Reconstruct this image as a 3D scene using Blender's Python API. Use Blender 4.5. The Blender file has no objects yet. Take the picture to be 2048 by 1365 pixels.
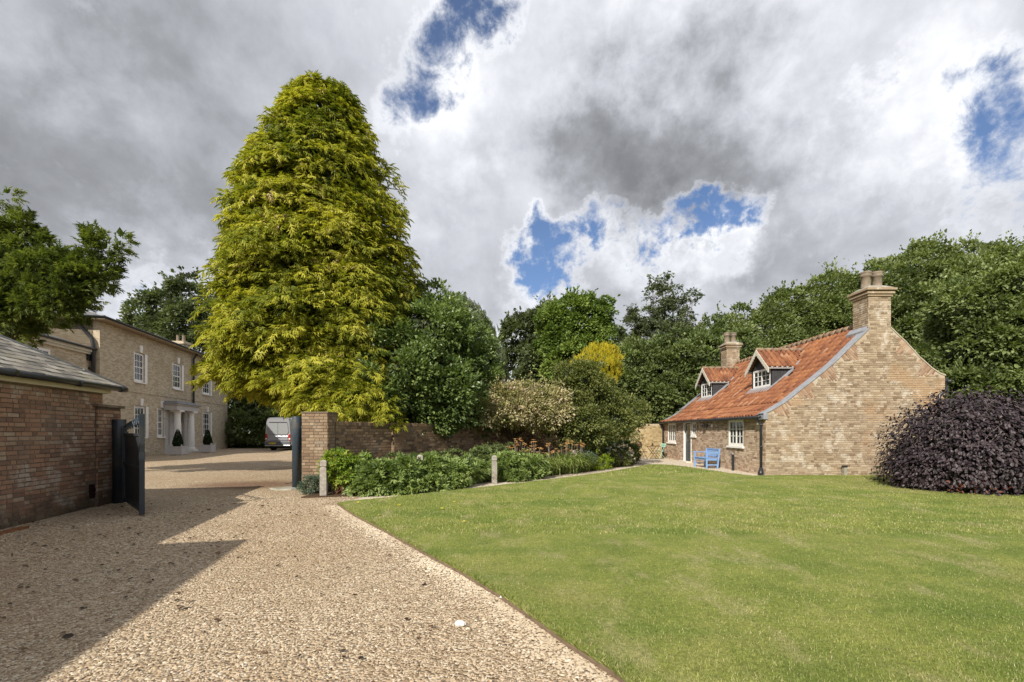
import bpy, math, random
import numpy as np
from mathutils import Vector, Matrix
random.seed(7); RNG = np.random.default_rng(7)
S = bpy.context.scene
COL = S.collection
R = math.radians
# ------------------------------------------------------------------ camera
CAMZ = 1.5; F = 910.0; U0 = 1024.0; V0 = 864.0
cam = bpy.data.objects.new('camera', bpy.data.cameras.new('camera')); COL.objects.link(cam)
cam.location = (0, 0, CAMZ); cam.rotation_euler = (R(90), 0, 0)
cam.data.lens = 16.0; cam.data.sensor_width = 36; cam.data.shift_y = 0.0886
cam.data.clip_start = 0.05; cam.data.clip_end = 3000
S.camera = cam
# ------------------------------------------------------------------ light
SUNV = Vector((.58, 1.15, -1.0)).normalized()
sun = bpy.data.objects.new('sun', bpy.data.lights.new('sun', 'SUN')); COL.objects.link(sun)
sun.data.energy = 3.65; sun.data.angle = R(.6); sun.data.color = (1.0, .94, .83)
sun.rotation_euler = SUNV.to_track_quat('-Z', 'Y').to_euler()
S.view_settings.view_transform = 'Standard'; S.view_settings.look = 'None'
S.view_settings.exposure = 0.72; S.view_settings.gamma = 1.0; S.view_settings.use_curve_mapping = False
try:
    S.cycles.max_bounces = 6; S.cycles.diffuse_bounces = 3; S.cycles.glossy_bounces = 2; S.cycles.transmission_bounces = 3
    S.cycles.use_denoising = True; S.cycles.caustics_reflective = False; S.cycles.caustics_refractive = False
except Exception: pass

class NT:
    """tiny node-tree helper"""
    def __init__(s, tree): s.t = tree; s.t.nodes.clear()
    def n(s, typ, **kw):
        x = s.t.nodes.new(typ)
        for k, v in kw.items():
            if k == 'inp':
                for a, b in v.items():
                    if hasattr(b, 'links') or isinstance(b, bpy.types.NodeSocket): s.t.links.new(b, x.inputs[a])
                    else: x.inputs[a].default_value = b
            else: setattr(x, k, v)
        return x
    def m(s, op, a, b=None, c=None, clamp=False):
        x = s.n('ShaderNodeMath', operation=op); x.use_clamp = clamp
        for i, v in enumerate((a, b, c)):
            if v is None: continue
            if isinstance(v, bpy.types.NodeSocket): s.t.links.new(v, x.inputs[i])
            else: x.inputs[i].default_value = v
        return x.outputs[0]
    def vm(s, op, a, b=None, scale=None):
        x = s.n('ShaderNodeVectorMath', operation=op)
        for i, v in enumerate((a, b)):
            if v is None: continue
            if isinstance(v, bpy.types.NodeSocket): s.t.links.new(v, x.inputs[i])
            else: x.inputs[i].default_value = v
        if scale is not None:
            if isinstance(scale, bpy.types.NodeSocket): s.t.links.new(scale, x.inputs['Scale'])
            else: x.inputs['Scale'].default_value = scale
        return x.outputs['Value'] if op in ('DISTANCE', 'LENGTH', 'DOT_PRODUCT') else x.outputs[0]
    def noise(s, vec, scale, detail=4, rough=.55, dist=0):
        x = s.n('ShaderNodeTexNoise', inp={'Scale': scale, 'Detail': detail, 'Roughness': rough, 'Distortion': dist})
        if vec is not None: s.t.links.new(vec, x.inputs['Vector'])
        return x
    def mix(s, f, a, b, mode='MIX'):
        x = s.n('ShaderNodeMix', data_type='RGBA', blend_type=mode); x.clamp_factor = True
        for k, v in ((0, f), (6, a), (7, b)):
            if isinstance(v, bpy.types.NodeSocket): s.t.links.new(v, x.inputs[k])
            else: x.inputs[k].default_value = v if k == 0 else (tuple(v) + (1,) if len(v) == 3 else v)
        return x.outputs[2]
    def ramp(s, f, stops, interp='LINEAR'):
        x = s.n('ShaderNodeValToRGB'); r = x.color_ramp; r.interpolation = interp
        while len(r.elements) < len(stops): r.elements.new(.5)
        for e, (p, c) in zip(r.elements, stops):
            e.position = p; e.color = (c, c, c, 1) if not hasattr(c, '__len__') else tuple(c) + (1,)
        s.t.links.new(f, x.inputs[0]); return x.outputs[0]
    def sm(s, v, a, b):
        x = s.n('ShaderNodeMapRange', interpolation_type='SMOOTHSTEP'); x.inputs['From Min'].default_value = a; x.inputs['From Max'].default_value = b
        s.t.links.new(v, x.inputs['Value']); return x.outputs[0]

# ------------------------------------------------------------------ sky: nishita blue with a layer of broken cloud
W = bpy.data.worlds.new('World'); S.world = W; W.use_nodes = True
w = NT(W.node_tree)
sky = w.n('ShaderNodeTexSky', sky_type='NISHITA'); sky.sun_disc = False
sky.sun_elevation = R(37.1); sky.sun_rotation = math.atan2(-.58, -1.15); sky.air_density = 1.0; sky.dust_density = .6; sky.ozone_density = 2.5
def sdir(u, v): return Vector(((u - U0) / F, 1, (V0 - v) / F)).normalized()
tc = w.n('ShaderNodeTexCoord').outputs['Generated']
dirn = w.vm('NORMALIZE', tc)
sep = w.n('ShaderNodeSeparateXYZ', inp={0: dirn})
zc = w.m('MAXIMUM', w.m('ADD', sep.outputs[2], .22), .06)
flat = w.n('ShaderNodeCombineXYZ', inp={0: w.m('DIVIDE', sep.outputs[0], zc), 1: w.m('DIVIDE', sep.outputs[1], zc), 2: w.m('MULTIPLY', sep.outputs[2], .6)}).outputs[0]
n1 = w.noise(flat, 1.1, 5, .5, .25); n2 = w.noise(dirn, 5.0, 8, .54, .35)
# wandering coordinate for the large shapes
wn = w.noise(dirn, 5.5, 7, .62)
warp = w.vm('SCALE', w.vm('SUBTRACT', wn.outputs['Color'], (.5, .5, .5)), scale=.34)
dw = w.vm('ADD', dirn, warp)
def blobs(lst):
    acc = None
    for (u, v, r, amt) in lst:
        d = w.vm('DISTANCE', dw, tuple(sdir(u, v)))
        k = w.m('MULTIPLY', w.m('SUBTRACT', 1.0, w.sm(d, r * .15, r * 1.35)), amt)
        acc = k if acc is None else w.m('ADD', acc, k)
    return acc
GAPS = blobs([(900, 95, .10, .85), (830, 165, .09, .9), (960, 30, .09, .85), (905, 235, .06, .5), (760, 190, .05, .45), (985, 225, .05, .45), (1085, 505, .085, 1.35), (1130, 525, .07, 1.1), (1055, 470, .06, .9),
              (1200, 485, .06, 1.2), (1270, 472, .055, 1.2), (1340, 460, .05, 1.2), (1400, 448, .05, 1.2), (1450, 430, .05, 1.2), (1965, 240, .085, 1.0), (2060, 270, .10, 1.0), (2050, 430, .09, .6), (1715, 212, .045, .75), (1880, 180, .04, .5),
              (250, 590, .08, .7), (340, 575, .05, .6), (1850, 455, .06, .5), (1000, -40, .09, .6)])
n3 = w.noise(dirn, 17, 9, .66, .3)
cov = w.m('ADD', w.m('ADD', w.m('MULTIPLY', n1.outputs[0], .5), w.m('MULTIPLY', n2.outputs[0], .5)), w.m('MULTIPLY', n3.outputs[0], .95))
hole = w.m('SUBTRACT', GAPS, w.m('MULTIPLY', w.m('SUBTRACT', cov, .76), 3.2))
behind = w.m('MULTIPLY', w.sm(sep.outputs[1], .1, -.5), w.m('SUBTRACT', .60, n1.outputs[0]))
hole = w.m('ADD', hole, w.m('MULTIPLY', behind, 2.2))
holem = w.m('MULTIPLY', w.sm(hole, .05, 1.15), .96)
DARK = blobs([(330, 210, .26, .22), (120, 260, .24, .12), (130, 480, .18, .16), (470, 60, .18, .06), (1300, 290, .20, .42), (1230, 350, .14, .26), (1430, 250, .15, .26), (1160, 210, .12, .10), (960, 420, .12, .08), (1600, 470, .18, .12),
              (60, 560, .14, .10)])
LITE = w.m('MINIMUM', blobs([(1420, 110, .17, .22), (1250, 60, .14, .12), (1800, 270, .12, .26), (1700, 340, .12, .16), (1400, 515, .07, .30), (1300, 540, .06, .25), (1230, 545, .06, .25), (1450, 470, .06, .25), (880, 310, .12, .20), (930, 210, .09, .2), (1040, 560, .06, .22), (1950, 60, .2, .06),
              (1100, 130, .10, .14), (250, 640, .18, .25), (60, 60, .14, .14), (800, 450, .10, .10), (990, 720, .14, .2), (1560, 180, .10, .10), (200, 380, .10, .10), (1420, 520, .05, .2)]), .42)
n4 = w.noise(w.vm('MULTIPLY', flat, (1.0, .8, 1.0)), 3.2, 7, .55, .4)
det = w.m('ADD', w.m('ADD', w.m('MULTIPLY', w.m('SUBTRACT', n2.outputs[0], .5), .62), w.m('MULTIPLY', w.m('SUBTRACT', n1.outputs[0], .5), .95)), w.m('ADD', w.m('MULTIPLY', w.m('SUBTRACT', n4.outputs[0], .5), .40), w.m('MULTIPLY', w.m('MULTIPLY', w.m('SUBTRACT', n3.outputs[0], .5), 1.1), w.m('ADD', .18, w.m('MULTIPLY', LITE, 1.5)))))
br = w.m('ADD', w.m('SUBTRACT', w.m('ADD', .50, LITE), DARK), det)
br = w.m('ADD', br, w.m('MULTIPLY', w.sm(hole, -.45, .15), .17))
cc = w.ramp(br, [(0.0, (.145, .150, .161)), (.22, (.225, .233, .251)), (.5, (.385, .397, .430)), (.78, (.545, .558, .59)), (1.0, (.66, .668, .685))])
bg1 = w.n('ShaderNodeBackground', inp={'Color': w.mix(1.0, sky.outputs[0], (.84, .95, 1.12), 'MULTIPLY'), 'Strength': .07})
bg2 = w.n('ShaderNodeBackground', inp={'Color': cc, 'Strength': 1.0})
ms = w.n('ShaderNodeMixShader', inp={0: w.m('SUBTRACT', 1.0, holem), 1: bg1.outputs[0], 2: bg2.outputs[0]})
w.n('ShaderNodeOutputWorld', inp={0: ms.outputs[0]})

# ------------------------------------------------------------------ projections used to read sizes off the photograph
def G(u, v, z=0.0):
    Y = (CAMZ - z) * F / (v - V0); return ((u - U0) / F * Y, Y)
def A(u, v, Y): return Vector(((u - U0) / F * Y, Y, CAMZ + (V0 - v) / F * Y))

# ------------------------------------------------------------------ object helpers
def wmat(o):
    m = o.matrix_basis.copy()
    if o.parent: m = wmat(o.parent) @ o.matrix_parent_inverse @ m
    return m
def tag(o, label=None, cat=None, group=None, kind=None):
    if label: o['label'] = label
    if cat: o['category'] = cat
    if group: o['group'] = group
    if kind: o['kind'] = kind
    return o
def setpar(o, p):
    if p is not None:
        o.parent = p; o.matrix_parent_inverse = wmat(p).inverted()
def thing(name, loc, label, cat, group=None):
    o = bpy.data.objects.new(name, None); COL.objects.link(o); o.location = loc; o.empty_display_size = .2
    return tag(o, label, cat, group)
def link(name, me, parent=None):
    o = bpy.data.objects.new(name, me); COL.objects.link(o); setpar(o, parent); return o
def copy_tree(o, parent=None):
    c = o.copy(); COL.objects.link(c)
    if parent is not None: c.parent = parent
    for ch in list(o.children): copy_tree(ch, c)
    return c
def npmesh(name, V, Fc, mat, rnd=None, smooth=False, uv=True):
    """V (n,3) array, Fc list of (m,k) int arrays"""
    me = bpy.data.meshes.new(name); V = np.asarray(V, dtype=np.float32)
    Fc = [np.asarray(f, dtype=np.int32) for f in (Fc if isinstance(Fc, list) else [Fc]) if len(f)]
    nf = sum(len(f) for f in Fc); nl = sum(f.size for f in Fc)
    me.vertices.add(len(V)); me.vertices.foreach_set('co', V.ravel())
    me.loops.add(nl); me.polygons.add(nf)
    li = np.concatenate([f.ravel() for f in Fc]); me.loops.foreach_set('vertex_index', li)
    tot = np.concatenate([np.full(len(f), f.shape[1], np.int32) for f in Fc])
    st = np.concatenate([[0], np.cumsum(tot)[:-1]]).astype(np.int32)
    me.polygons.foreach_set('loop_start', st)
    try: me.polygons.foreach_set('loop_total', tot)
    except Exception: pass
    me.polygons.foreach_set('use_smooth', np.full(nf, smooth, dtype=bool))
    if rnd is not None:
        a = me.attributes.new('rnd', 'FLOAT', 'FACE'); a.data.foreach_set('value', np.asarray(rnd, np.float32))
    me.update(calc_edges=True)
    if isinstance(mat, (list, tuple)):
        for m in mat: me.materials.append(m)
    else: me.materials.append(mat)
    if uv:
        nrm = np.empty(nf * 3, np.float32); me.polygons.foreach_get('normal', nrm); nrm = np.abs(nrm.reshape(-1, 3))
        nn = np.repeat(nrm, tot, axis=0); P = V[li]
        ax = np.argmax(nn * np.array([1, 1, 1.2]), axis=1)
        UV = np.where((ax == 0)[:, None], P[:, [1, 2]], np.where((ax == 1)[:, None], P[:, [0, 2]], P[:, [0, 1]]))
        l = me.uv_layers.new(name='UVMap'); l.data.foreach_set('uv', UV.astype(np.float32).ravel())
    return me
Z = Vector((0, 0, 1))
class Fr:
    """local frame: a along d, b along n (outwards), c up"""
    def __init__(s, O, d, n=None, up=None):
        s.O = Vector(O); s.d = Vector(d).normalized(); s.u = Vector(up).normalized() if up else Z.copy()
        s.n = Vector(n).normalized() if n is not None else s.d.cross(s.u).normalized()
    def p(s, a, b, c): return s.O + s.d * a + s.n * b + s.u * c
WF = Fr((0, 0, 0), (1, 0, 0), (0, 1, 0))
class MB:
    def __init__(s): s.v = []; s.f = []; s.r = []
    def poly(s, pts, rnd=.5):
        i = len(s.v); s.v += [tuple(p) for p in pts]; s.f.append(tuple(range(i, i + len(pts)))); s.r.append(rnd)
    def add(s, vs, fs, rnd=.5):
        i = len(s.v); s.v += [tuple(p) for p in vs]
        for f in fs: s.f.append(tuple(i + k for k in f)); s.r.append(rnd)
    def box(s, fr, a0, a1, b0, b1, c0, c1, rnd=.5):
        P = [fr.p(a, b, c) for c in (c0, c1) for a, b in ((a0, b0), (a1, b0), (a1, b1), (a0, b1))]
        s.add(P, [(0, 3, 2, 1), (4, 5, 6, 7), (0, 1, 5, 4), (1, 2, 6, 5), (2, 3, 7, 6), (3, 0, 4, 7)], rnd); return s
    def hexa(s, P, rnd=.5):
        s.add(P, [(0, 3, 2, 1), (4, 5, 6, 7), (0, 1, 5, 4), (1, 2, 6, 5), (2, 3, 7, 6), (3, 0, 4, 7)], rnd); return s
    def tube(s, pts, rs, seg=8, cap=True, rnd=.5):
        pts = [Vector(p) for p in pts]
        if not hasattr(rs, '__len__'): rs = [rs] * len(pts)
        base = len(s.v); prev = None
        for i, p in enumerate(pts):
            t = (pts[min(i + 1, len(pts) - 1)] - pts[max(i - 1, 0)]).normalized()
            if prev is None: x = t.cross(Z if abs(t.z) < .9 else Vector((1, 0, 0))).normalized()
            else: x = (prev - t * prev.dot(t)).normalized()
            prev = x; y = t.cross(x)
            for k in range(seg):
                a = 2 * math.pi * k / seg; s.v.append(tuple(p + (x * math.cos(a) + y * math.sin(a)) * rs[i]))
        for i in range(len(pts) - 1):
            for k in range(seg):
                a = base + i * seg + k; b = base + i * seg + (k + 1) % seg
                s.f.append((a, b, b + seg, a + seg)); s.r.append(rnd)
        if cap:
            s.f.append(tuple(base + k for k in range(seg))[::-1]); s.r.append(rnd)
            e = base + (len(pts) - 1) * seg; s.f.append(tuple(e + k for k in range(seg))); s.r.append(rnd)
        return s
    def lathe(s, O, prof, seg=16, rnd=.5):
        O = Vector(O); base = len(s.v)
        for (r, z) in prof:
            for k in range(seg):
                a = 2 * math.pi * k / seg; s.v.append((O.x + r * math.cos(a), O.y + r * math.sin(a), O.z + z))
        for i in range(len(prof) - 1):
            for k in range(seg):
                a = base + i * seg + k; b = base + i * seg + (k + 1) % seg
                s.f.append((a, b, b + seg, a + seg)); s.r.append(rnd)
        s.f.append(tuple(base + k for k in range(seg))[::-1]); s.r.append(rnd)
        e = base + (len(prof) - 1) * seg; s.f.append(tuple(e + k for k in range(seg))); s.r.append(rnd)
        return s
    def ball(s, c, r, n=8, m=6, sq=(1, 1, 1), rnd=.5):
        prof = [(max(math.sin(math.pi * i / m), .02) * r, -math.cos(math.pi * i / m) * r) for i in range(m + 1)]
        i0 = len(s.v); s.lathe((0, 0, 0), prof, n, rnd)
        for k in range(i0, len(s.v)):
            x, y, z = s.v[k]; s.v[k] = (c[0] + x * sq[0], c[1] + y * sq[1], c[2] + z * sq[2])
        return s
    def mesh(s, name, mat, smooth=False):
        by = {}
        rr = {}
        for f, r in zip(s.f, s.r): by.setdefault(len(f), []).append(f); rr.setdefault(len(f), []).append(r)
        ks = sorted(by); return npmesh(name, s.v, [np.array(by[k]) for k in ks], mat, np.concatenate([rr[k] for k in ks]), smooth)
    def build(s, name, mat, parent=None, smooth=False, bevel=0, angle=None):
        o = link(name, s.mesh(name, mat, smooth), parent)
        if bevel:
            b = o.modifiers.new('bevel', 'BEVEL'); b.width = bevel; b.segments = 2; b.limit_method = 'ANGLE'
        return o

# ------------------------------------------------------------------ materials
MATS = {}
def mat(name):
    m = bpy.data.materials.new(name); m.use_nodes = True; MATS[name] = m; return m, NT(m.node_tree)
def finish(t, color, rough=.8, bump=None, bstr=.3, bdist=.01, metal=0, spec=.3, extra=None):
    b = t.n('ShaderNodeBsdfPrincipled', inp={'Roughness': rough, 'Metallic': metal})
    b.inputs['Specular IOR Level'].default_value = spec
    if isinstance(color, bpy.types.NodeSocket): t.t.links.new(color, b.inputs['Base Color'])
    else: b.inputs['Base Color'].default_value = tuple(color) + (1,)
    if bump is not None:
        bp = t.n('ShaderNodeBump', inp={'Strength': bstr, 'Distance': bdist, 'Height': bump}); t.t.links.new(bp.outputs[0], b.inputs['Normal'])
    out = extra(b.outputs[0]) if extra else b.outputs[0]
    t.n('ShaderNodeOutputMaterial', inp={0: out})
def pos(t): return t.n('ShaderNodeNewGeometry').outputs['Position']
def attr(t, a='rnd'): return t.n('ShaderNodeAttribute', attribute_name=a).outputs['Fac']
def plain(name, c, rough=.6, metal=0, spec=.4, var=.12, sc=6, dirt=None):
    m, t = mat(name); P = pos(t); n = t.noise(P, sc, 5, .6).outputs[0]
    c2 = tuple(x * (1 - var * 1.6) for x in c); c3 = tuple(min(1, x * (1 + var)) for x in c)
    col = t.ramp(n, [(.3, c2), (.7, c3)])
    if dirt:
        d = t.noise(P, 1.7, 8, .68).outputs[0]; col = t.mix(t.sm(d, .5, .72), col, dirt)
    finish(t, col, rough, n, .15, .004, metal, spec); return m
def brickmat(name, stops, stain, stain_amt=.6, lime=(.55, .5, .43), lime_amt=.5, sc=1.0, moss=None, patch=None):
    m, t = mat(name); P = pos(t); r = attr(t)
    fine = t.noise(P, 60, 6, .7).outputs[0]; mid = t.noise(P, 9, 5, .65).outputs[0]; big = t.noise(P, .9 * sc, 7, .66).outputs[0]
    col = t.ramp(t.m('ADD', r, t.m('MULTIPLY', t.m('SUBTRACT', mid, .5), .35)), stops)
    col = t.mix(t.m('MULTIPLY', t.sm(fine, .35, .75), .35), col, tuple(x * .55 for x in stops[0][1]))
    if patch:
        pn = t.noise(P, .55, 5, .6).outputs[0]; col = t.mix(t.m('MULTIPLY', t.sm(pn, .50, .60), .75), col, patch)
    col = t.mix(t.m('MULTIPLY', t.sm(big, .50, .66), stain_amt), col, stain)
    ln = t.noise(P, 2.3, 9, .72).outputs[0]
    col = t.mix(t.m('MULTIPLY', t.sm(ln, .53, .64), lime_amt), col, lime)
    if moss:
        sepz = t.n('ShaderNodeSeparateXYZ', inp={0: P}).outputs[2]
        mn = t.m('SUBTRACT', t.m('ADD', t.noise(P, 3, 6, .7).outputs[0], .25), t.m('MULTIPLY', sepz, .8))
        col = t.mix(t.m('MULTIPLY', t.sm(mn, .35, .75), .8), col, moss)
    h = t.m('ADD', t.m('MULTIPLY', mid, .6), t.m('MULTIPLY', fine, .4))
    finish(t, col, .92, h, .7, .008, 0, .2); return m
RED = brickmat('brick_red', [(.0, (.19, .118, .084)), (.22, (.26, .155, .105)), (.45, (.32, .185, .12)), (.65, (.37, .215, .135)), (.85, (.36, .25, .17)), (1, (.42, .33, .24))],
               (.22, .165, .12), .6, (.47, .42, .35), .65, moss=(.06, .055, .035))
BUFF = brickmat('brick_buff', [(.0, (.20, .135, .085)), (.12, (.27, .20, .135)), (.5, (.365, .28, .192)), (.8, (.43, .335, .235)), (1, (.50, .415, .31))],
                (.28, .20, .13), .6, (.64, .58, .50), .6, patch=(.40, .26, .15))
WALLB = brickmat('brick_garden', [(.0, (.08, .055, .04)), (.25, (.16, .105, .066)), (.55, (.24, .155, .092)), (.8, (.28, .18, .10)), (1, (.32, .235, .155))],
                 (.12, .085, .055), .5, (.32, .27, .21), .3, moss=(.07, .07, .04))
TUMB = brickmat('brick_tumbled', [(.0, (.22, .13, .085)), (.4, (.33, .20, .13)), (.8, (.40, .26, .17)), (1, (.46, .35, .24))], (.25, .17, .11), .4, (.5, .42, .34), .35)
def mortar(name, c, c2):
    m, t = mat(name); P = pos(t); n = t.noise(P, 25, 6, .7).outputs[0]; b = t.noise(P, 1.5, 5, .6).outputs[0]
    col = t.mix(t.sm(b, .4, .65), t.ramp(n, [(.3, tuple(x * .7 for x in c)), (.7, c)]), c2)
    finish(t, col, .95, n, .5, .006, 0, .15); return m
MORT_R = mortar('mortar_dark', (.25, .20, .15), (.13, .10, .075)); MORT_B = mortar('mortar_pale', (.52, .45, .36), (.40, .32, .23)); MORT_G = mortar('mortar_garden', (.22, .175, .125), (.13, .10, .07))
def farbrick(name):
    m, t = mat(name); P = pos(t)
    uv = t.n('ShaderNodeUVMap').outputs[0]
    b = t.n('ShaderNodeTexBrick', inp={'Vector': uv, 'Scale': 1.0, 'Mortar Size': .008, 'Mortar Smooth': .1, 'Bias': 0.0, 'Brick Width': .225, 'Row Height': .075,
              'Color1': (.34, .275, .19, 1), 'Color2': (.58, .49, .36, 1), 'Mortar': (.46, .40, .31, 1)}); b.offset = .5
    big = t.noise(P, .35, 7, .65).outputs[0]; md = t.noise(P, 3, 5, .6).outputs[0]
    col = t.mix(t.m('MULTIPLY', t.sm(big, .45, .7), .5), b.outputs[0], (.26, .20, .125))
    col = t.mix(t.m('MULTIPLY', t.sm(md, .5, .75), .35), col, (.50, .40, .27))
    finish(t, col, .92, b.outputs['Fac'], -.25, .01, 0, .2); return m
FARB = farbrick('brick_house')
WHITE = plain('white_paint', (.82, .80, .77), .45, 0, .4, .04); CREAM = plain('cream_paint', (.62, .55, .38), .55, 0, .3, .06)
STONE = plain('pale_stone', (.62, .58, .50), .8, 0, .2, .08, 8, (.45, .42, .36)); LGREY = plain('light_grey_paint', (.52, .50, .49), .5, 0, .35, .05)
BLACK = plain('black_iron', (.022, .023, .026), .38, .0, .5, .1); LEAD = plain('lead', (.30, .31, .34), .62, .1, .35, .15, 5)
SLATEBLUE = plain('blue_grey_paint', (.040, .060, .080), .42, 0, .5, .12, 5, (.10, .09, .08)); GATEM = plain('gate_paint', (.024, .034, .044), .4, 0, .5, .15, 6, (.06, .055, .05))
OAK = plain('weathered_oak', (.34, .31, .27), .85, 0, .15, .2, 14, (.22, .18, .14)); SOFFIT = plain('soffit_paint', (.34, .27, .19), .7, 0, .2, .08)
BENCH = plain('blue_bench_paint', (.20, .34, .60), .5, 0, .35, .08); MINT = plain('mint_paint', (.32, .58, .46), .5, 0, .35, .06); BROWNW = plain('brown_timber', (.16, .09, .05), .7, 0, .2, .2, 10)
DORM = plain('dark_board', (.052, .050, .054), .6, 0, .3, .14, 9); DOORG = plain('grey_green_paint', (.05, .065, .066), .45, 0, .4, .08)
POTM = plain('clay_pot', (.24, .19, .145), .85, 0, .15, .2, 9, (.07, .065, .065)); CONC = plain('concrete', (.33, .31, .26), .9, 0, .15, .15, 7, (.2, .2, .12)); CURT = plain('curtain', (.30, .27, .25), .9, 0, .1, .1)
DARKIN = plain('dark_interior', (.03, .027, .025), .9, 0, .1, .1); HOLE_SHADE = plain('hole_shade', (.035, .016, .013), .95, 0, .1, .3, 20)  # the second is near-black, standing in for shade inside the wall hole
RUST = plain('rusty_plank', (.22, .10, .05), .9, 0, .1, .2, 12); CHALK = plain('chalk', (.75, .73, .68), .85, 0, .2, .08)
m, t = mat('glass'); GLASS = m
fz = t.noise(pos(t), .8, 3).outputs[0]
finish(t, t.ramp(fz, [(.3, (.018, .022, .026)), (.7, (.06, .066, .07))]), .06, t.noise(pos(t), 3, 2).outputs[0], .08, .01, 0, .9)
# slates, with an attribute per slate
m, t = mat('slate'); SLATE = m; P = pos(t); r = attr(t); n = t.noise(P, 30, 6, .7).outputs[0]; b = t.noise(P, 2.2, 8, .7).outputs[0]
c = t.ramp(r, [(0, (.13, .12, .11)), (.4, (.22, .20, .175)), (.75, (.30, .275, .24)), (1, (.39, .36, .31))]); c = t.mix(t.m('MULTIPLY', t.sm(b, .48, .66), .6), c, (.33, .30, .22))
finish(t, c, .8, n, .5, .005, 0, .3)
m, t = mat('slate_far'); SLATEF = m; P = pos(t)
b = t.n('ShaderNodeTexBrick', inp={'Vector': t.n('ShaderNodeUVMap').outputs[0], 'Scale': 1.0, 'Mortar Size': .006, 'Brick Width': .3, 'Row Height': .22, 'Color1': (.10, .10, .11, 1), 'Color2': (.17, .165, .165, 1), 'Mortar': (.05, .05, .05, 1)})
finish(t, b.outputs[0], .75, None, spec=.3)
# pantiles
m, t = mat('pantile'); TILE = m; P = pos(t); r = attr(t); n = t.noise(P, 40, 6, .7).outputs[0]; b = t.noise(P, 1.1, 7, .68).outputs[0]; l = t.noise(P, 7, 8, .75).outputs[0]
c = t.ramp(r, [(0, (.12, .046, .028)), (.12, (.185, .070, .038)), (.5, (.235, .094, .048)), (.9, (.30, .130, .062)), (.97, (.36, .19, .11)), (1, (.50, .38, .28))])
c = t.mix(t.m('MULTIPLY', t.sm(b, .48, .62), .55), c, (.36, .15, .062)); c = t.mix(t.m('MULTIPLY', t.sm(l, .60, .72), .55), c, (.17, .12, .08))
finish(t, c, .82, n, .4, .004, 0, .25)
# bark
m, t = mat('bark'); BARK = m; P = pos(t); n = t.noise(t.vm('MULTIPLY', P, (9, 9, 2)), 2, 7, .7).outputs[0]
finish(t, t.ramp(n, [(.3, (.045, .035, .027)), (.7, (.17, .135, .10))]), .95, n, .8, .02, 0, .1)
def leafmat(name, stops, trans=.38, rough=.5, spec=.3, tone=None, tcol=None, big=.35):
    m, t = mat(name); r = attr(t); P = pos(t)
    b = t.noise(P, big, 4, .55).outputs[0]
    f = t.m('ADD', r, t.m('MULTIPLY', t.m('SUBTRACT', b, .5), .7))
    col = t.ramp(f, stops)
    if tone: col = t.mix(t.sm(t.noise(P, .9, 5, .6).outputs[0], .52, .68), col, tone)
    p = t.n('ShaderNodeBsdfPrincipled', inp={'Base Color': col, 'Roughness': rough}); p.inputs['Specular IOR Level'].default_value = spec
    tr = t.n('ShaderNodeBsdfTranslucent', inp={'Color': t.mix(1.0, col, tcol or (1.15, 1.25, .6), 'MULTIPLY')})
    mx = t.n('ShaderNodeMixShader', inp={0: trans, 1: p.outputs[0], 2: tr.outputs[0]})
    t.n('ShaderNodeOutputMaterial', inp={0: mx.outputs[0]}); return m
def st(*cs): return [(i / (len(cs) - 1), c) for i, c in enumerate(cs)]
L_CON = leafmat('golden_cypress_leaf', [(0, (.065, .10, .018)), (.3, (.19, .215, .028)), (.55, (.34, .345, .038)), (.78, (.51, .475, .055)), (.94, (.58, .55, .13)), (1, (.50, .38, .20))], .36, .6, .2, big=.30)
L_YEW = leafmat('yew_leaf', st((.05, .07, .018), (.10, .135, .032), (.18, .22, .045), (.30, .33, .07)), .36, .55, .3)
L_BAY = leafmat('bay_leaf', st((.05, .08, .026), (.10, .148, .042), (.175, .235, .07), (.26, .33, .12)), .36, .35, .5)
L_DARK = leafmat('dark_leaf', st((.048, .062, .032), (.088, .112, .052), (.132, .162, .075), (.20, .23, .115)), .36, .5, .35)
L_MID = leafmat('mid_leaf', st((.055, .075, .028), (.105, .138, .046), (.165, .21, .07), (.25, .305, .115)), .36, .45, .4)
L_SYC = leafmat('sycamore_leaf', st((.055, .075, .028), (.11, .142, .048), (.175, .218, .075), (.25, .295, .115), (.33, .38, .17)), .36, .45, .4)
L_LOC = leafmat('fresh_leaf', st((.07, .11, .025), (.12, .18, .038), (.19, .26, .055), (.27, .34, .085)), .3, .5, .3)
L_APP = leafmat('apple_leaf', st((.065, .078, .024), (.13, .15, .042), (.20, .22, .065), (.29, .30, .10)), .36, .5, .35)
L_ROSE = leafmat('rambler_leaf', st((.13, .14, .05), (.24, .24, .09), (.38, .34, .16), (.50, .42, .26), (.60, .51, .38)), .2, .6, .25)
L_GOLD = leafmat('golden_yew_leaf', st((.16, .16, .015), (.36, .32, .02), (.52, .43, .03), (.62, .52, .06)), .2, .5, .3)
L_PURP = leafmat('purple_leaf', st((.014, .0085, .011), (.028, .018, .022), (.046, .030, .036), (.075, .052, .058)), .05, .52, .45, tcol=(1.3, .6, .7))
L_BED = leafmat('bed_leaf', st((.075, .115, .03), (.15, .215, .055), (.23, .30, .085), (.32, .39, .13)), .25, .42, .4)
L_LIME = leafmat('lime_leaf', st((.14, .22, .015), (.25, .36, .02), (.36, .45, .03), (.45, .5, .05)), .25, .5, .3)
L_GREYG = leafmat('grey_green_leaf', st((.05, .075, .05), (.09, .13, .085), (.14, .19, .13), (.2, .25, .19)), .2, .6, .25)
L_STRAP = leafmat('strap_leaf', st((.09, .135, .03), (.18, .25, .05), (.28, .35, .085), (.40, .44, .17)), .25, .4, .4)
L_TOP = leafmat('topiary_leaf', st((.012, .024, .008), (.025, .045, .014), (.04, .065, .02)), .1, .6, .2)
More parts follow.
